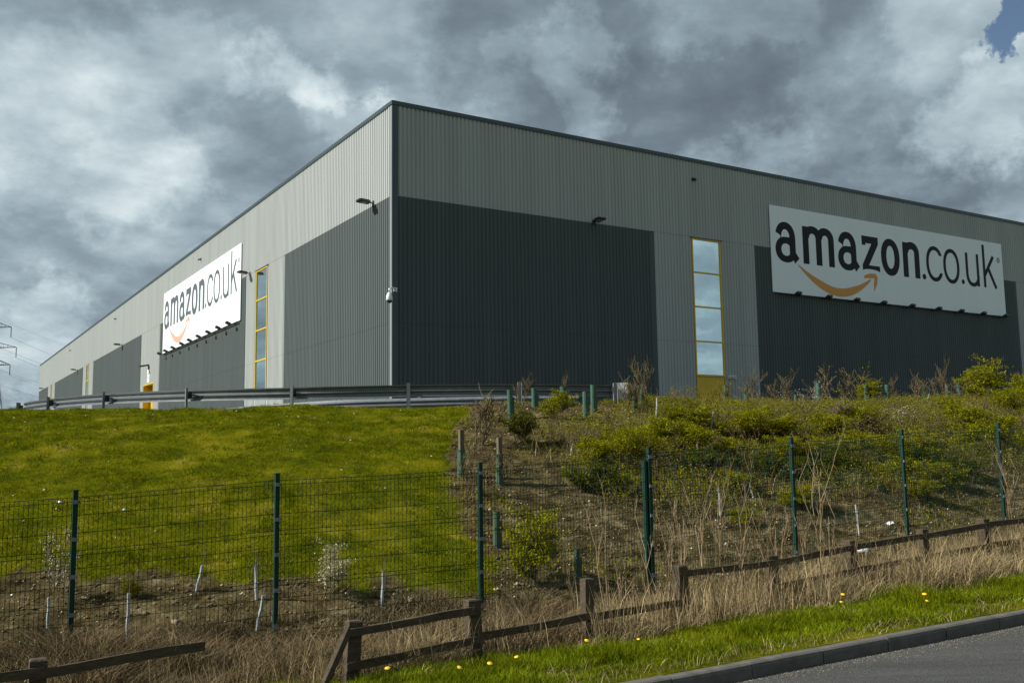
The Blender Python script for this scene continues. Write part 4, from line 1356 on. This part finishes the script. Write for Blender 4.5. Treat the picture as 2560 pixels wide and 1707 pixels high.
TUBES = [(1173, 895, 960, 'green tree tube in front of the guardrail between its last two posts', False, 13), (1228, 891, 935, 'short green tree tube touching the guardrail behind the floppy bush', False, 13),
         (1296, 888, 942, 'widest green tree tube before the guardrail, bare twig rising from it', False, 16), (1345.5, 899, 958, 'green tree tube standing clear on the soil left of a taller one', False, 14),
         (1363.6, 883, 947, 'tallest green tree tube before the guardrail', False, 14), (1458, 894, 941, 'thin green tree tube right of the guardrail end plate', False, 9),
         (1474, 882, 930, 'thin green tree tube half hidden by the twiggy sapling', False, 9), (1715, 889, 925, 'green tree tube left of the dark panel under the sign', False, 11),
         (1667, 885, 930, 'dull green tree tube at the right edge of the yellow door', True, 13), (1881, 879, 928, 'tall green tree tube with blossom at its top on the crest', False, 13),
         (1828, 906, 930, 'short bright green tree tube under the blossom shrub', False, 8), (1991, 885, 925, 'green tree tube under the small bright sapling', False, 10),
         (2040, 883, 925, 'thick green tree tube alone before the dark wall', False, 12), (2124, 883, 924, 'green tree tube right of the flat-topped sapling', False, 10),
         (2205, 879, 918, 'green tree tube beside the tallest bush', False, 11), (2178, 882, 920, 'dull thin tree tube left of the tallest bush', True, 9),
         (1141, 1176, 1256, 'green tree tube behind the mesh right of the third fence post', True, 16), (1326, 1262, 1325, 'dim tree tube low on the slope right of the large bush', True, 13)]
for x, yt, yb, lb, dl_, w in TUBES: tube_thing(x, yt, yb, lb, dl_, w, lean=random.uniform(-.04, .04))
# leaning green tube lying between two others
a, b, z = at(2020, 922)
e = empty('tree_tube', P(a, b, z), 'green tree tube fallen over on the crest under the sign', 'tree guard', 'green tree tubes on the planted slope')
mb = MB(); mb.tube([Vector((0, 0, .06)), U3 * .55 + Z3 * .26], .05, 10); mb.build('tube', M_TUBE, e)


def staked(x, yt, ym, yb, label, w):
    a, b, z = at(x, yb); s = depth(a, b) / (FPX * .91875)
    e = empty('staked_tube', P(a, b, z - .05), label, 'tree guard')
    h = (yb - yt) * s; hm = (yb - ym) * s; r = w * s / 2
    mb = MB(); mb.box((0, 0, 0), U3, V3, Z3, -r * .55, r * .55, -r * .5, r * .5, 0, h + .05); mb.build('stake', M_STAKE, e)
    mb = MB(); mb.lathe((0, 0, 0), [(0, r), (hm, r * .95)], 10); mb.build('tube', M_TUBED, e)
    mb = MB(); mb.lathe((0, 0, 0), [(hm + .001, r * 1.08), (hm + .03, r * 1.08)], 10); mb.build('tie', M_TUBE, e)


staked(1060, 988, 1030, 1096, 'dark staked tube with a bright green tie on the grass edge', 19)
staked(1148, 1006, 1040, 1112, 'brown staked tube uphill right of the third fence post', 18)

GUARDS = [(110, 1375, 109, 1442, 'white spiral guard on soil at far left'), (293, 1367, 291, 1472, 'tall white spiral guard upright on the soil under the yellowish sapling'),
          (464, 1300, 449, 1358, 'white spiral guard leaning right below the mown grass'), (586, 1302, 589, 1376, 'pale spiral guard upright left of the second fence post'),
          (604, 1370, 588, 1446, 'white spiral guard leaning right at the second fence post foot'), (881, 1315, 877, 1392, 'bright white spiral guard below the grass left of the third fence post'),
          (95, 1482, 93, 1512, 'stub of white guard just behind the left wooden post'), (1511, 914, 1507, 966, 'white spiral guard on the crest left of the yellow door'),
          (1641, 945, 1631, 992, 'white spiral guard leaning right under the yellow door'), (1604, 1020, 1601, 1072, 'white spiral guard among bushes right of the doubled post'),
          (1653, 1122, 1655, 1186, 'thin white guard among tan stalks right of the doubled post'), (1724, 1112, 1731, 1142, 'short white guard tipping left amid tan stalks'),
          (1817, 1040, 1818, 1075, 'white guard directly behind the fifth fence post'), (1959, 1050, 1963, 1105, 'thin white guard between the fifth and sixth fence posts'),
          (1970, 1160, 1974, 1228, 'white guard low on the slope near the wooden fence'), (2143, 1066, 2122, 1092, 'white guard leaning far right beyond the sixth fence post'),
          (2136, 905, 2126, 930, 'white guard sticking out of the blossom shrub'), (1316, 1020, 1310, 1042, 'short white guard with a round top on the soil')]
for xt, yt, xb, yb, lb in GUARDS:
    a, b, z = at(xb, yb); s = depth(a, b) / (FPX * .91875)
    h = (yb - yt) * s; dx = (xt - xb) * s
    e = empty('spiral_guard', P(a, b, z - .04), lb, 'tree guard', 'white spiral guards on young trees')
    top = Vector((dx, 0, h + .04)); n = 9
    mb = MB(); pts = [top * (k / n) + Vector((.003 * math.sin(k * 1.3), .002 * math.cos(k), 0)) for k in range(n + 1)]
    mb.tube(pts, [.019 + .002 * (k % 2) for k in range(n + 1)], 8); mb.build('sleeve', M_GUARD, e)
    mb = MB(); mb.tube([top * .98, top * 1.12 + Vector((.01, 0, .06)), top * 1.2 + Vector((-.01, .01, .14))], [.007, .005, .003], 4); mb.build('stem', M_TWIG, e)

# tan dead stalks by the wooden fence: each a many-branched dry weed
def stalk(seed, h):
    r = random.Random(seed); mb = MB()
    def br(p, d, ln, rad, lv):
        pts = [p]
        for k in range(4):
            d = (d + Vector((r.uniform(-1, 1), r.uniform(-1, 1), .4)) * .10).normalized(); p = p + d * ln / 4; pts.append(p)
        mb.tube(pts, [rad * (1 - .5 * k / 4) for k in range(5)], 4, cap=False)
        if lv:
            for k in range(r.randint(2, 4)):
                i = r.randint(1, 4); az = r.uniform(0, 6.28)
                br(pts[i], Vector((math.cos(az) * .5, math.sin(az) * .5, 1)).normalized(), ln * r.uniform(.25, .6), rad * .6, lv - 1)
    for k in range(r.randint(1, 2)):
        az = r.uniform(0, 6.28); br(Vector((0, 0, -.05)), Vector((.18 * math.cos(az), .18 * math.sin(az), 1)).normalized(), h * .75, .0062, 3)
    return mb.mesh('dead_stalk', M_TWIGP)


ST = [stalk(900 + k, 1.0) for k in range(6)]
STALKS = [(1330, 1430, 1260, 'short tan stalk left of the tall bare wooden post'), (1400, 1440, 1140, 'tan stalk right of the tall bare wooden post'), (1440, 1440, 1190, 'tan stalk left of the doubled fence post'),
          (1503, 1430, 1150, 'tan stalk crossing the foot of the doubled fence post'), (1530, 1420, 1120, 'tan stalk just right of the doubled fence post'), (1560, 1420, 1050, 'tall tan stalk right of the doubled fence post'),
          (1610, 1420, 1035, 'tallest tan stalk between the doubled post and the fifth fence post'), (1640, 1405, 1080, 'tan stalk beside the thin white guard behind the mesh'), (1690, 1410, 1030, 'tall tan stalk right of the thin white guard behind the mesh'),
          (1715, 1400, 1060, 'tan stalk below the short tipping white guard'), (1765, 1390, 1060, 'tan stalk left of the fifth fence post'), (1800, 1385, 1100, 'tan stalk at the left side of the fifth fence post foot'),
          (1850, 1375, 1120, 'tan stalk just right of the fifth fence post'), (1885, 1370, 1020, 'tallest forked tan stalk right of the fifth fence post'), (1905, 1365, 1070, 'tan stalk right of the tallest forked one, before the fence'),
          (1950, 1350, 1110, 'tan stalk at the wooden post nearest the low white guard'), (2080, 1320, 1150, 'tan stalk at the sixth fence post foot'), (2160, 1290, 1170, 'tan stalk right of the sixth fence post foot'),
          (2240, 1280, 1160, 'tan stalk left of the last fence post foot'), (2335, 1260, 1030, 'tan stalk at the right edge beyond the last fence post')]
for i, (x, yb, yt, lb) in enumerate(STALKS):
    a, b, z = at(x, yb); s = depth(a, b) / (FPX * .91875)
    o = bpy.data.objects.new('dead_stalk', ST[i % 6]); col.objects.link(o)
    h = (yb - yt) * s * .86; o.location = P(a, b, z); o.scale = (h * .8, h * .8, h); o.rotation_euler = (0, 0, random.uniform(0, 6.28))
    tag(o, lb, 'dead stalk', 'dead stalks along the wooden fence')


# ------------------------------------------------------------------ litter, stones, flowers as things
def crumple(name, x, y, wpx, hpx, m, label, cat, seed, m2=None):
    a, b, z = at(x, y); s = depth(a, b) / (FPX * .91875)
    g = random.Random(seed); e = MB(); n = 9
    for i in range(5):
        for k in range(n):
            th = math.pi * i / 4; ph = 2 * math.pi * k / n; r = 1 + g.uniform(-.35, .3)
            e.v.append((math.sin(th) * math.cos(ph) * wpx * s / 2 * r, math.sin(th) * math.sin(ph) * wpx * s / 2 * r * .8, (math.cos(th) + .75) * hpx * s / 2 * r))
    for i in range(4):
        for k in range(n): e.f.append((i * n + k, (i + 1) * n + k, (i + 1) * n + (k + 1) % n, i * n + (k + 1) % n))
    o = e.build(name, [m] + ([m2] if m2 else [])); o.location = P(a, b, z); tag(o, label, cat)
    if m2:
        for p in o.data.polygons:
            if p.center.z < hpx * s * .35 and p.index % 4 != 0: p.material_index = 1
    return o


crumple('plastic_bag', 1747, 938, 26, 18, M_LITTER, 'crumpled red and white plastic bag on the upper slope', 'litter', 1, M_RED)
crumple('plastic_bag', 2139, 934, 19, 13, mat('litter_grey', (.45, .46, .47), .4), 'crumpled grey-white plastic bag on the crest under the sign', 'litter', 2)
crumple('plastic_bag', 1404, 1091, 26, 11, M_LITTER, 'flat white plastic bag on the slope left of the doubled fence post', 'litter', 3)
crumple('paper_scrap', 1540, 1081, 22, 8, M_LITTER, 'white paper scrap right of the doubled fence post', 'litter', 4)
crumple('paper_scrap', 1984, 1268, 26, 10, M_LITTER, 'white paper scrap just behind the wooden fence', 'litter', 5)
crumple('paper_scrap', 2046, 1205, 16, 9, M_LITTER, 'white paper scrap behind the fence left of the sixth post foot', 'litter', 6)
crumple('paper_scrap', 138, 1156, 12, 7, M_LITTER, 'white paper scrap on the grass left of the first fence post', 'litter', 7)
crumple('paper_scrap', 285, 1172, 8, 5, M_LITTER, 'tiny white scrap on the grass right of the first fence post', 'litter', 8)
crumple('paper_scrap', 423, 1497, 12, 8, M_LITTER, 'white scrap in the dry grass at lower left', 'litter', 9)
crumple('rock', 1192, 1412, 26, 20, M_STONE, 'pale orange rock behind the wooden fence post gap', 'rock', 10)
crumple('rock', 944, 1382, 16, 11, M_STONE, 'pale rock on the soil right of the bright white guard', 'rock', 11)
crumple('rock', 1140, 1355, 14, 7, M_STONE, 'flat pale rock below the grass right of the third fence post', 'rock', 12)
crumple('rock', 195, 1376, 15, 9, M_STONE, 'pale rock right of the first fence post', 'rock', 13)
crumple('rock', 404, 1430, 22, 9, M_STONE, 'broad pale rock on the soil between the first two fence posts', 'rock', 14)

DAND = [(1937, 1378), (1933, 1388), (2125, 1378), (2130, 1387), (1467, 1470), (1348, 1487), (1187, 1517), (1125, 1540), (1055, 1548), (890, 1550)]
DL = ['dandelion of a pair on the verge nearest the wooden fence right side', 'lower dandelion of the pair on the middle right verge', 'upper dandelion of the pair on the far right verge', 'lower dandelion of the pair on the far right verge', 'single dandelion at the upper middle of the verge',
      'single dandelion on the verge below the third wooden post gap', 'large dandelion low on the verge', 'small dandelion left of the large one low on the verge', 'dandelion near the lower edge of the verge', 'leftmost dandelion at the bottom of the verge']
DL[0] = 'upper dandelion of the pair on the middle right verge'
for (x, y), lb in zip(DAND, DL):
    a, b, z = at(x, y, .1)
    z = gz(a, b)
    e = empty('dandelion', P(a, b, z), lb, 'flower', 'dandelions on the verge'); e.scale = (random.uniform(.65, 1.1),) * 3
    mb = MB(); mb.tube([(0, 0, -.02), (.005, 0, .08), (0, .006, .15)], .004, 5); mb.build('stem', M_GRASSV, e)
    mb = MB(); mb.lathe((0, .006, .145), [(0, .006), (.006, .021), (.013, .024), (.018, .015), (.021, .004)], 11, axis=(random.uniform(-.4, .4), -.35, 1)); mb.build('flower_head', M_DAND, e)


# ------------------------------------------------------------------ grasses and stones (uncountable)
def blades(name, a, b, h, w, lean, m, segs=1, sink=.01):
    n = len(a); z = height(a, b) - sink
    base = np.stack([a * DU[0] + b * DV[0], a * DU[1] + b * DV[1], z], 1)
    th = rng.uniform(0, 2 * np.pi, n); side = np.stack([np.cos(th), np.sin(th), np.zeros(n)], 1)
    ph = rng.uniform(0, 2 * np.pi, n); ld = np.stack([np.cos(ph), np.sin(ph), np.zeros(n)], 1) * (lean * rng.uniform(.2, 1.4, n) * h)[:, None]
    up = np.zeros((n, 3)); up[:, 2] = h
    sw = side * w[:, None] / 2
    if segs == 1:
        V = np.stack([base - sw, base + sw, base + up + ld], 1).reshape(-1, 3); T = np.arange(n * 3).reshape(-1, 3)
    else:
        mid = base + up * .62 + ld * .38
        V = np.stack([base - sw, base + sw, mid - sw * .8, mid + sw * .8, base + up + ld], 1).reshape(-1, 3)
        o = np.arange(n)[:, None] * 5
        T = np.concatenate([o + [0, 1, 3], o + [0, 3, 2], o + [2, 3, 4]], 0)
    ob = npmesh(name, V, T, m)
    tag(ob, kind='stuff')
    return ob


# mown bank
n = 1000000
a = rng.uniform(-9, 14, n); b = rng.uniform(11, 33, n)
k = mown(a, b) & (b < np.interp(a, A_C, B_C) + 1.2) & (b > np.interp(a, A_F, B_F) - .5)
X = a * DU[0] + b * DV[0]; Y = a * DU[1] + b * DV[1]
k &= (np.abs(X / np.maximum(Y, 1)) < .85)
a, b = a[k], b[k]
patch = vnoise(a * .9, b * .9, 41) * .5 + vnoise(a * 2.6, b * 2.6, 42) * .5
h = np.clip(.036 + .026 * patch, .014, .09) * rng.uniform(.6, 1.3, len(a))
blades('mown_grass', a, b, h, rng.uniform(.008, .018, len(a)), .9, M_GRASSM)
# coarser dark tufts and straw-coloured thatch in patches
n = 220000
a = rng.uniform(-6.5, 14, n); b = rng.uniform(11, 28, n)
k = mown(a, b) & (vnoise(a * 3.1, b * 3.1, 43) + .8 * vnoise(a * 7, b * 7, 44) > .45) & (b > np.interp(a, A_F, B_F) - .3)
a, b = a[k], b[k]
blades('mown_grass', a, b, rng.uniform(.05, .13, len(a)), rng.uniform(.006, .014, len(a)), .8, M_TUFT)
n = 120000
a = rng.uniform(-6.5, 14, n); b = rng.uniform(11, 28, n)
k = mown(a, b) & (.8 * vnoise(a * 1.6, b * 2.4, 45) + .8 * vnoise(a * 5, b * 7, 46) > .5) & (b > np.interp(a, A_F, B_F) - .3)
a, b = a[k], b[k]
blades('thatch', a, b, rng.uniform(.03, .07, len(a)), rng.uniform(.006, .014, len(a)), 1.6, M_THATCH)
# verge
n = 420000
a = rng.uniform(-3, 20, n); b = rng.uniform(KB + .12, 9.6, n)
ve = verge_edge(a)
pr = np.clip((ve + .25 - b) / .5, 0, 1) * np.clip(.1 + (b - KB - .12) / .5, 0, 1) * np.clip(.75 + .9 * vnoise(a * 1.1, b * 1.5, 53), .12, 1)
k = rng.uniform(0, 1, n) < pr
a, b = a[k], b[k]
patch = vnoise(a * 1.4, b * 1.8, 51)
clump = vnoise(a * 5, b * 5, 52)
h = np.clip(.07 + .05 * patch + .035 * clump, .02, .2) * rng.uniform(.4, 1.4, len(a)) * np.clip(.3 + (b - KB) / 1.0, .3, 1)
blades('verge_grass', a, b, h, rng.uniform(.004, .009, len(a)), .7, M_GRASSV, 2)
# dry grass along the wooden fence and kerb
n = 130000
a = rng.uniform(-3, 24, n); b = rng.normal(9.05, .6, n)
tuft = vnoise(a * 1.1, b * 1.3, 61) + .6 * vnoise(a * 3.3, b * 3.3, 62)
k = (b > verge_edge(a) - .15) & (b < 11.3) & (rng.uniform(-.6, 1.0, n) < tuft)
a, b = a[k], b[k]
tuft = vnoise(a * 1.1, b * 1.3, 61) + .6 * vnoise(a * 3.3, b * 3.3, 62)
h = np.clip(.17 + .15 * tuft + np.clip((a - 6) / 6, 0, 1) * .05, .05, .5) * rng.uniform(.35, 1.3, len(a)) * np.where(b > 9.8, .6, 1) * np.clip((b - verge_edge(a) + .5) / .6, .35, 1)
blades('dry_grass', a, b, h, rng.uniform(.003, .009, len(a)), 1.25, M_DRY, 2)
# thin upright straws standing above it
n = 9000
a = rng.uniform(2, 24, n); b = rng.normal(9.0, .4, n)
k = (b > verge_edge(a) - .15) & (vnoise(a * 1.6, b * 1.2, 63) > -.25)
a, b = a[k], b[k]
blades('dry_grass', a, b, rng.uniform(.2, .7, len(a)), rng.uniform(.004, .008, len(a)), .45, M_DRY, 2)
# brown dead brush, mostly at the lower left where the rails lie in it
n = 90000
a = rng.uniform(-4, 7, n); b = rng.uniform(8.3, 12.2, n)
k = (b > verge_edge(a) + .1) & (vnoise(a * 1.2, b * 1.2, 64) + .5 * vnoise(a * 4, b * 4, 65) > -.55 + .5 * np.clip((b - 11.0), -1, 1.5) + .10 * np.clip(a - 3.5, 0, 5) + .4 * np.clip(1.4 - a, 0, 2))
a, b = a[k], b[k]
hh = np.clip(.28 + .20 * vnoise(a * 1.3, b * 1.3, 66), .06, .45) * rng.uniform(.3, 1.2, len(a))
blades('dead_brush', a, b, hh, rng.uniform(.003, .009, len(a)), 1.5, M_BRUSH, 2)
n = 16000
a = rng.uniform(-3, 20, n); b = rng.uniform(KB + .13, 8.8, n)
pn = vnoise(a * 1.2, b * 1.6, 67)
k = rng.uniform(0, 1, n) < np.where(b < KB + .5, .9, np.clip(.15 + pn, 0, .8))
a, b = a[k], b[k]
blades('dry_grass', a, b, rng.uniform(.03, .11, len(a)), rng.uniform(.003, .007, len(a)), 1.2, M_DRY, 2)
# low weeds between the shrubs on the soil
n = 42000
a = rng.uniform(7, 40, n); b = rng.uniform(11, 22.5, n)
k = ~mown(a, b) & (vnoise(a * .8, b * .8, 71) + .3 * vnoise(a * 3, b * 3, 72) > .12)
a, b = a[k], b[k]
blades('weeds', a, b, rng.uniform(.03, .12, len(a)), rng.uniform(.008, .02, len(a)), 1.0, M_LEAF, 2)


# tangled scrub that covers the upper slope: sprays of leaf and crossing twigs
def scrub(seed, n_sprays, m, leaf, h_max, thr, twig):
    g = np.random.default_rng(seed)
    a = g.uniform(11, 46, n_sprays * 4); b = g.uniform(12.5, 22.2, n_sprays * 4)
    X = a * DU[0] + b * DV[0]; Y = a * DU[1] + b * DV[1]
    dens = .9 * vnoise(a * .7, b * .9, seed) + .5 * vnoise(a * 2.2, b * 2.2, seed + 1) + .11 * (b - 17.0) + .05 * np.clip(a - 21, -6, 8)
    k = ~mown(a - .6, b) & (dens > thr) & (X / Y < .62) & (b < np.interp(a, A_C, B_C) + .6) & ((a > 16) | (b < 18.5))
    a, b = a[k][:n_sprays], b[k][:n_sprays]; n = len(a)
    z0 = height(a, b); hh = h_max * g.uniform(.25, 1.0, n) * np.clip((np.interp(a, A_C, B_C) - .2 - b) / 2.2, .22, 1)
    ph = g.uniform(0, 2 * np.pi, n); ln = hh * g.uniform(.5, 1.3, n)
    vs, qs = [], []
    per = 16
    t = g.uniform(.25, 1, (n, per))
    cx = (a * DU[0] + b * DV[0])[:, None] + np.cos(ph)[:, None] * ln[:, None] * t + g.normal(0, .05, (n, per)) + .12 * t * hh[:, None]
    cy = (a * DU[1] + b * DV[1])[:, None] + np.sin(ph)[:, None] * ln[:, None] * t + g.normal(0, .05, (n, per))
    cz = z0[:, None] + hh[:, None] * (t ** .6) + g.normal(0, .025, (n, per))
    C = np.stack([cx, cy, cz], -1).reshape(-1, 3); N_ = len(C)
    nr = g.normal(0, 1, (N_, 3)); nr[:, 2] = np.abs(nr[:, 2]) + .5; nr /= np.linalg.norm(nr, axis=1)[:, None]
    tt = np.cross(nr, g.normal(0, 1, (N_, 3))); tt /= np.linalg.norm(tt, axis=1)[:, None]; bb = np.cross(nr, tt)
    sz = leaf * g.uniform(.5, 1.4, N_)[:, None]
    V = np.stack([C - tt * sz, C + bb * sz * .42, C + tt * sz, C - bb * sz * .42], 1).reshape(-1, 3)
    tag(npmesh('scrub', V, np.arange(N_ * 4).reshape(-1, 4), m), kind='stuff')
    # the twigs of the sprays
    base = np.stack([a * DU[0] + b * DV[0], a * DU[1] + b * DV[1], z0 - .03], 1)
    mid = base + np.stack([np.cos(ph) * ln * .35, np.sin(ph) * ln * .35, hh * .6], 1); tip = base + np.stack([np.cos(ph) * ln + .12 * hh, np.sin(ph) * ln, hh * 1.1], 1)
    w = np.stack([-np.sin(ph), np.cos(ph), np.zeros(n)], 1) * .006; w2 = np.stack([np.cos(ph), np.sin(ph), np.zeros(n)], 1) * .005
    V = np.stack([base - w, base + w, base + w2, mid - w * .7, mid + w * .7, mid + w2 * .7, tip], 1).reshape(-1, 3)
    o = np.arange(n)[:, None] * 7
    T = np.concatenate([o + x for x in ([0, 1, 4], [0, 4, 3], [1, 2, 5], [1, 5, 4], [2, 0, 3], [2, 3, 5], [3, 4, 6], [4, 5, 6], [5, 3, 6])], 0)
    tag(npmesh('scrub_twigs', V, T, twig), kind='stuff')


scrub(301, 12000, M_LEAF, .020, .60, -.12, M_TWIG)
scrub(311, 4500, M_LEAFD, .019, .45, .10, M_TWIG)
scrub(321, 3000, M_BRUSH, .014, .75, -.1, M_TWIG)
scrub(331, 900, M_LEAFP, .014, .70, -.25, M_TWIGP)


def pebbles(name, a, b, s, m, flat=.6):
    ico = np.array([(0, 0, 1), (.9, 0, .1), (-.4, .8, 0), (-.5, -.75, .05), (.1, .1, -.8)], float)
    fc = np.array([(0, 1, 2), (0, 2, 3), (0, 3, 1), (4, 2, 1), (4, 3, 2), (4, 1, 3)])
    n = len(a); z = height(a, b)
    th = rng.uniform(0, 6.28, n); c, s_ = np.cos(th), np.sin(th)
    v = ico[None] * s[:, None, None] * rng.uniform(.6, 1.3, (n, 5, 3)); v[..., 2] *= flat
    x = v[..., 0] * c[:, None] - v[..., 1] * s_[:, None]; y = v[..., 0] * s_[:, None] + v[..., 1] * c[:, None]
    base = np.stack([a * DU[0] + b * DV[0], a * DU[1] + b * DV[1], z], 1)
    V = (np.stack([x, y, v[..., 2]], -1) + base[:, None]).reshape(-1, 3)
    T = (np.arange(n)[:, None, None] * 5 + fc[None]).reshape(-1, 3)
    return tag(npmesh(name, V, T, m), kind='stuff')


def soil_pts(n):
    a = rng.uniform(-4, 38, n); b = rng.uniform(10.2, 22.3, n)
    k = ~mown(a, b) & (b < np.interp(a, A_C, B_C) + .4)
    return a[k], b[k]


a, b = soil_pts(60000); pebbles('soil_clods', a, b, np.minimum(rng.gamma(1.4, .011, len(a)) + .006, .06), M_CLOD)
a, b = soil_pts(9000); pebbles('gravel', a, b, rng.gamma(1.5, .008, len(a)) + .006, M_STONE)
a, b = soil_pts(900); k = rng.uniform(0, 1, len(a)) < .6; pebbles('litter_scraps', a[k], b[k], rng.uniform(.012, .035, k.sum()), M_LITTER, .5)
n = 700; a = rng.uniform(-5, 13, n); b = rng.uniform(12, 27, n); k = mown(a, b) & (rng.uniform(0, 1, n) < .16); a, b = a[k], b[k]
o = pebbles('litter_scraps', a, b, rng.uniform(.012, .03, len(a)), M_LITTER, .5)
o.location.z += .035
# grit washed into the gutter
n = 5000; a = rng.uniform(2, 16, n); b = KB - .01 - rng.gamma(1.2, .09, n)
def height_road(a, b): return z_road(a)
_h = height; height = height_road
pebbles('gutter_grit', a, b, rng.uniform(.002, .007, n), M_STONE, .6)
height = _h
# fallen dead twigs and straw on the soil
a, b = soil_pts(60000); k = b > 10.9; a, b = a[k], b[k]; blades('dead_twigs', a, b, rng.uniform(.02, .12, len(a)), rng.uniform(.004, .010, len(a)), 1.8, M_BRUSH, 1)
a, b = soil_pts(16000); blades('dry_straw', a, b, rng.uniform(.02, .14, len(a)), rng.uniform(.004, .008, len(a)), 1.6, M_DRY, 1)

# ------------------------------------------------------------------ pylon and power lines
PYD = 408.0
PYX = -218.0


def lattice(mb, p, q, r): mb.tube([p, q], r, 4)


py = empty('pylon', (PYX, PYD, 6.0), 'steel lattice electricity pylon far off at the left edge', 'pylon')
mb = MB()
levels = [(0, 5.5), (12, 4.1), (22, 3.0), (30, 2.2), (37, 1.7), (44.5, 1.35), (52.5, 1.0), (57.5, .2)]
for (z0, w0), (z1, w1) in zip(levels, levels[1:]):
    c0 = [Vector((sx * w0, sy * w0, z0)) for sx, sy in ((-1, -1), (1, -1), (1, 1), (-1, 1))]; c1 = [Vector((sx * w1, sy * w1, z1)) for sx, sy in ((-1, -1), (1, -1), (1, 1), (-1, 1))]
    for k in range(4):
        lattice(mb, c0[k], c1[k], .16); lattice(mb, c0[k], c1[(k + 1) % 4], .09); lattice(mb, c0[(k + 1) % 4], c1[k], .09); lattice(mb, c1[k], c1[(k + 1) % 4], .09)
mb.build('tower', M_STEEL, py)
ARMS = [(53.2, 7.4, 1.0), (44.6, 9.9, 1.3), (37.3, 7.6, 1.7)]
tips = []
for za, ln, w in ARMS:
    for s in (-1, 1):
        mb = MB(); t = Vector((s * ln, 0, za))
        for sy in (-1, 1):
            lattice(mb, Vector((s * w, sy * w, za)), t, .12); lattice(mb, Vector((s * w, sy * w, za + 2.4)), t, .12)
            for k in (.3, .6): lattice(mb, Vector((s * w, sy * w, za)).lerp(t, k), Vector((s * w, sy * w, za + 2.4)).lerp(t, k), .07)
        mb.build('cross_arm', M_STEEL, py)
        mb = MB(); mb.tube([t, t - Z3 * 4.3], .16, 6); mb.build('insulator', M_STEEL, py)
        tips.append((s, za, t - Z3 * 4.4))
NXT = Vector((26, 355, -4))
names = {(-1, 0): 'left upper', (1, 0): 'upper', (-1, 1): 'left middle', (1, 1): 'middle', (-1, 2): 'left lower', (1, 2): 'lower'}
for i, (s, za, t) in enumerate(tips):
    p0 = Vector(py.location) + t; lv = i // 2
    e = MB()
    for off in (-.25, .25):
        pts = []
        for k in range(25):
            u = k / 24; q = p0 + NXT * u + Vector((off, 0, 0)); q.z -= 4 * 11.5 * u * (1 - u); pts.append(q)
        e.tube(pts, .022, 4)
    tag(e.build('power_line', M_CABLE, origin=p0), 'twin power cable sagging from the %s %s pylon arm' % ('inner' if s > 0 else 'outer', ('top', 'middle', 'bottom')[lv]), 'power line', 'power cables from the pylon')
p0 = Vector(py.location) + Vector((0, 0, 57.6)); e = MB(); pts = []
for k in range(25):
    u = k / 24; q = p0 + NXT * u; q.z -= 4 * 9.5 * u * (1 - u); pts.append(q)
e.tube(pts, .022, 4); tag(e.build('power_line', M_CABLE, origin=p0), 'single earth wire running from the pylon peak', 'power line', 'power cables from the pylon')
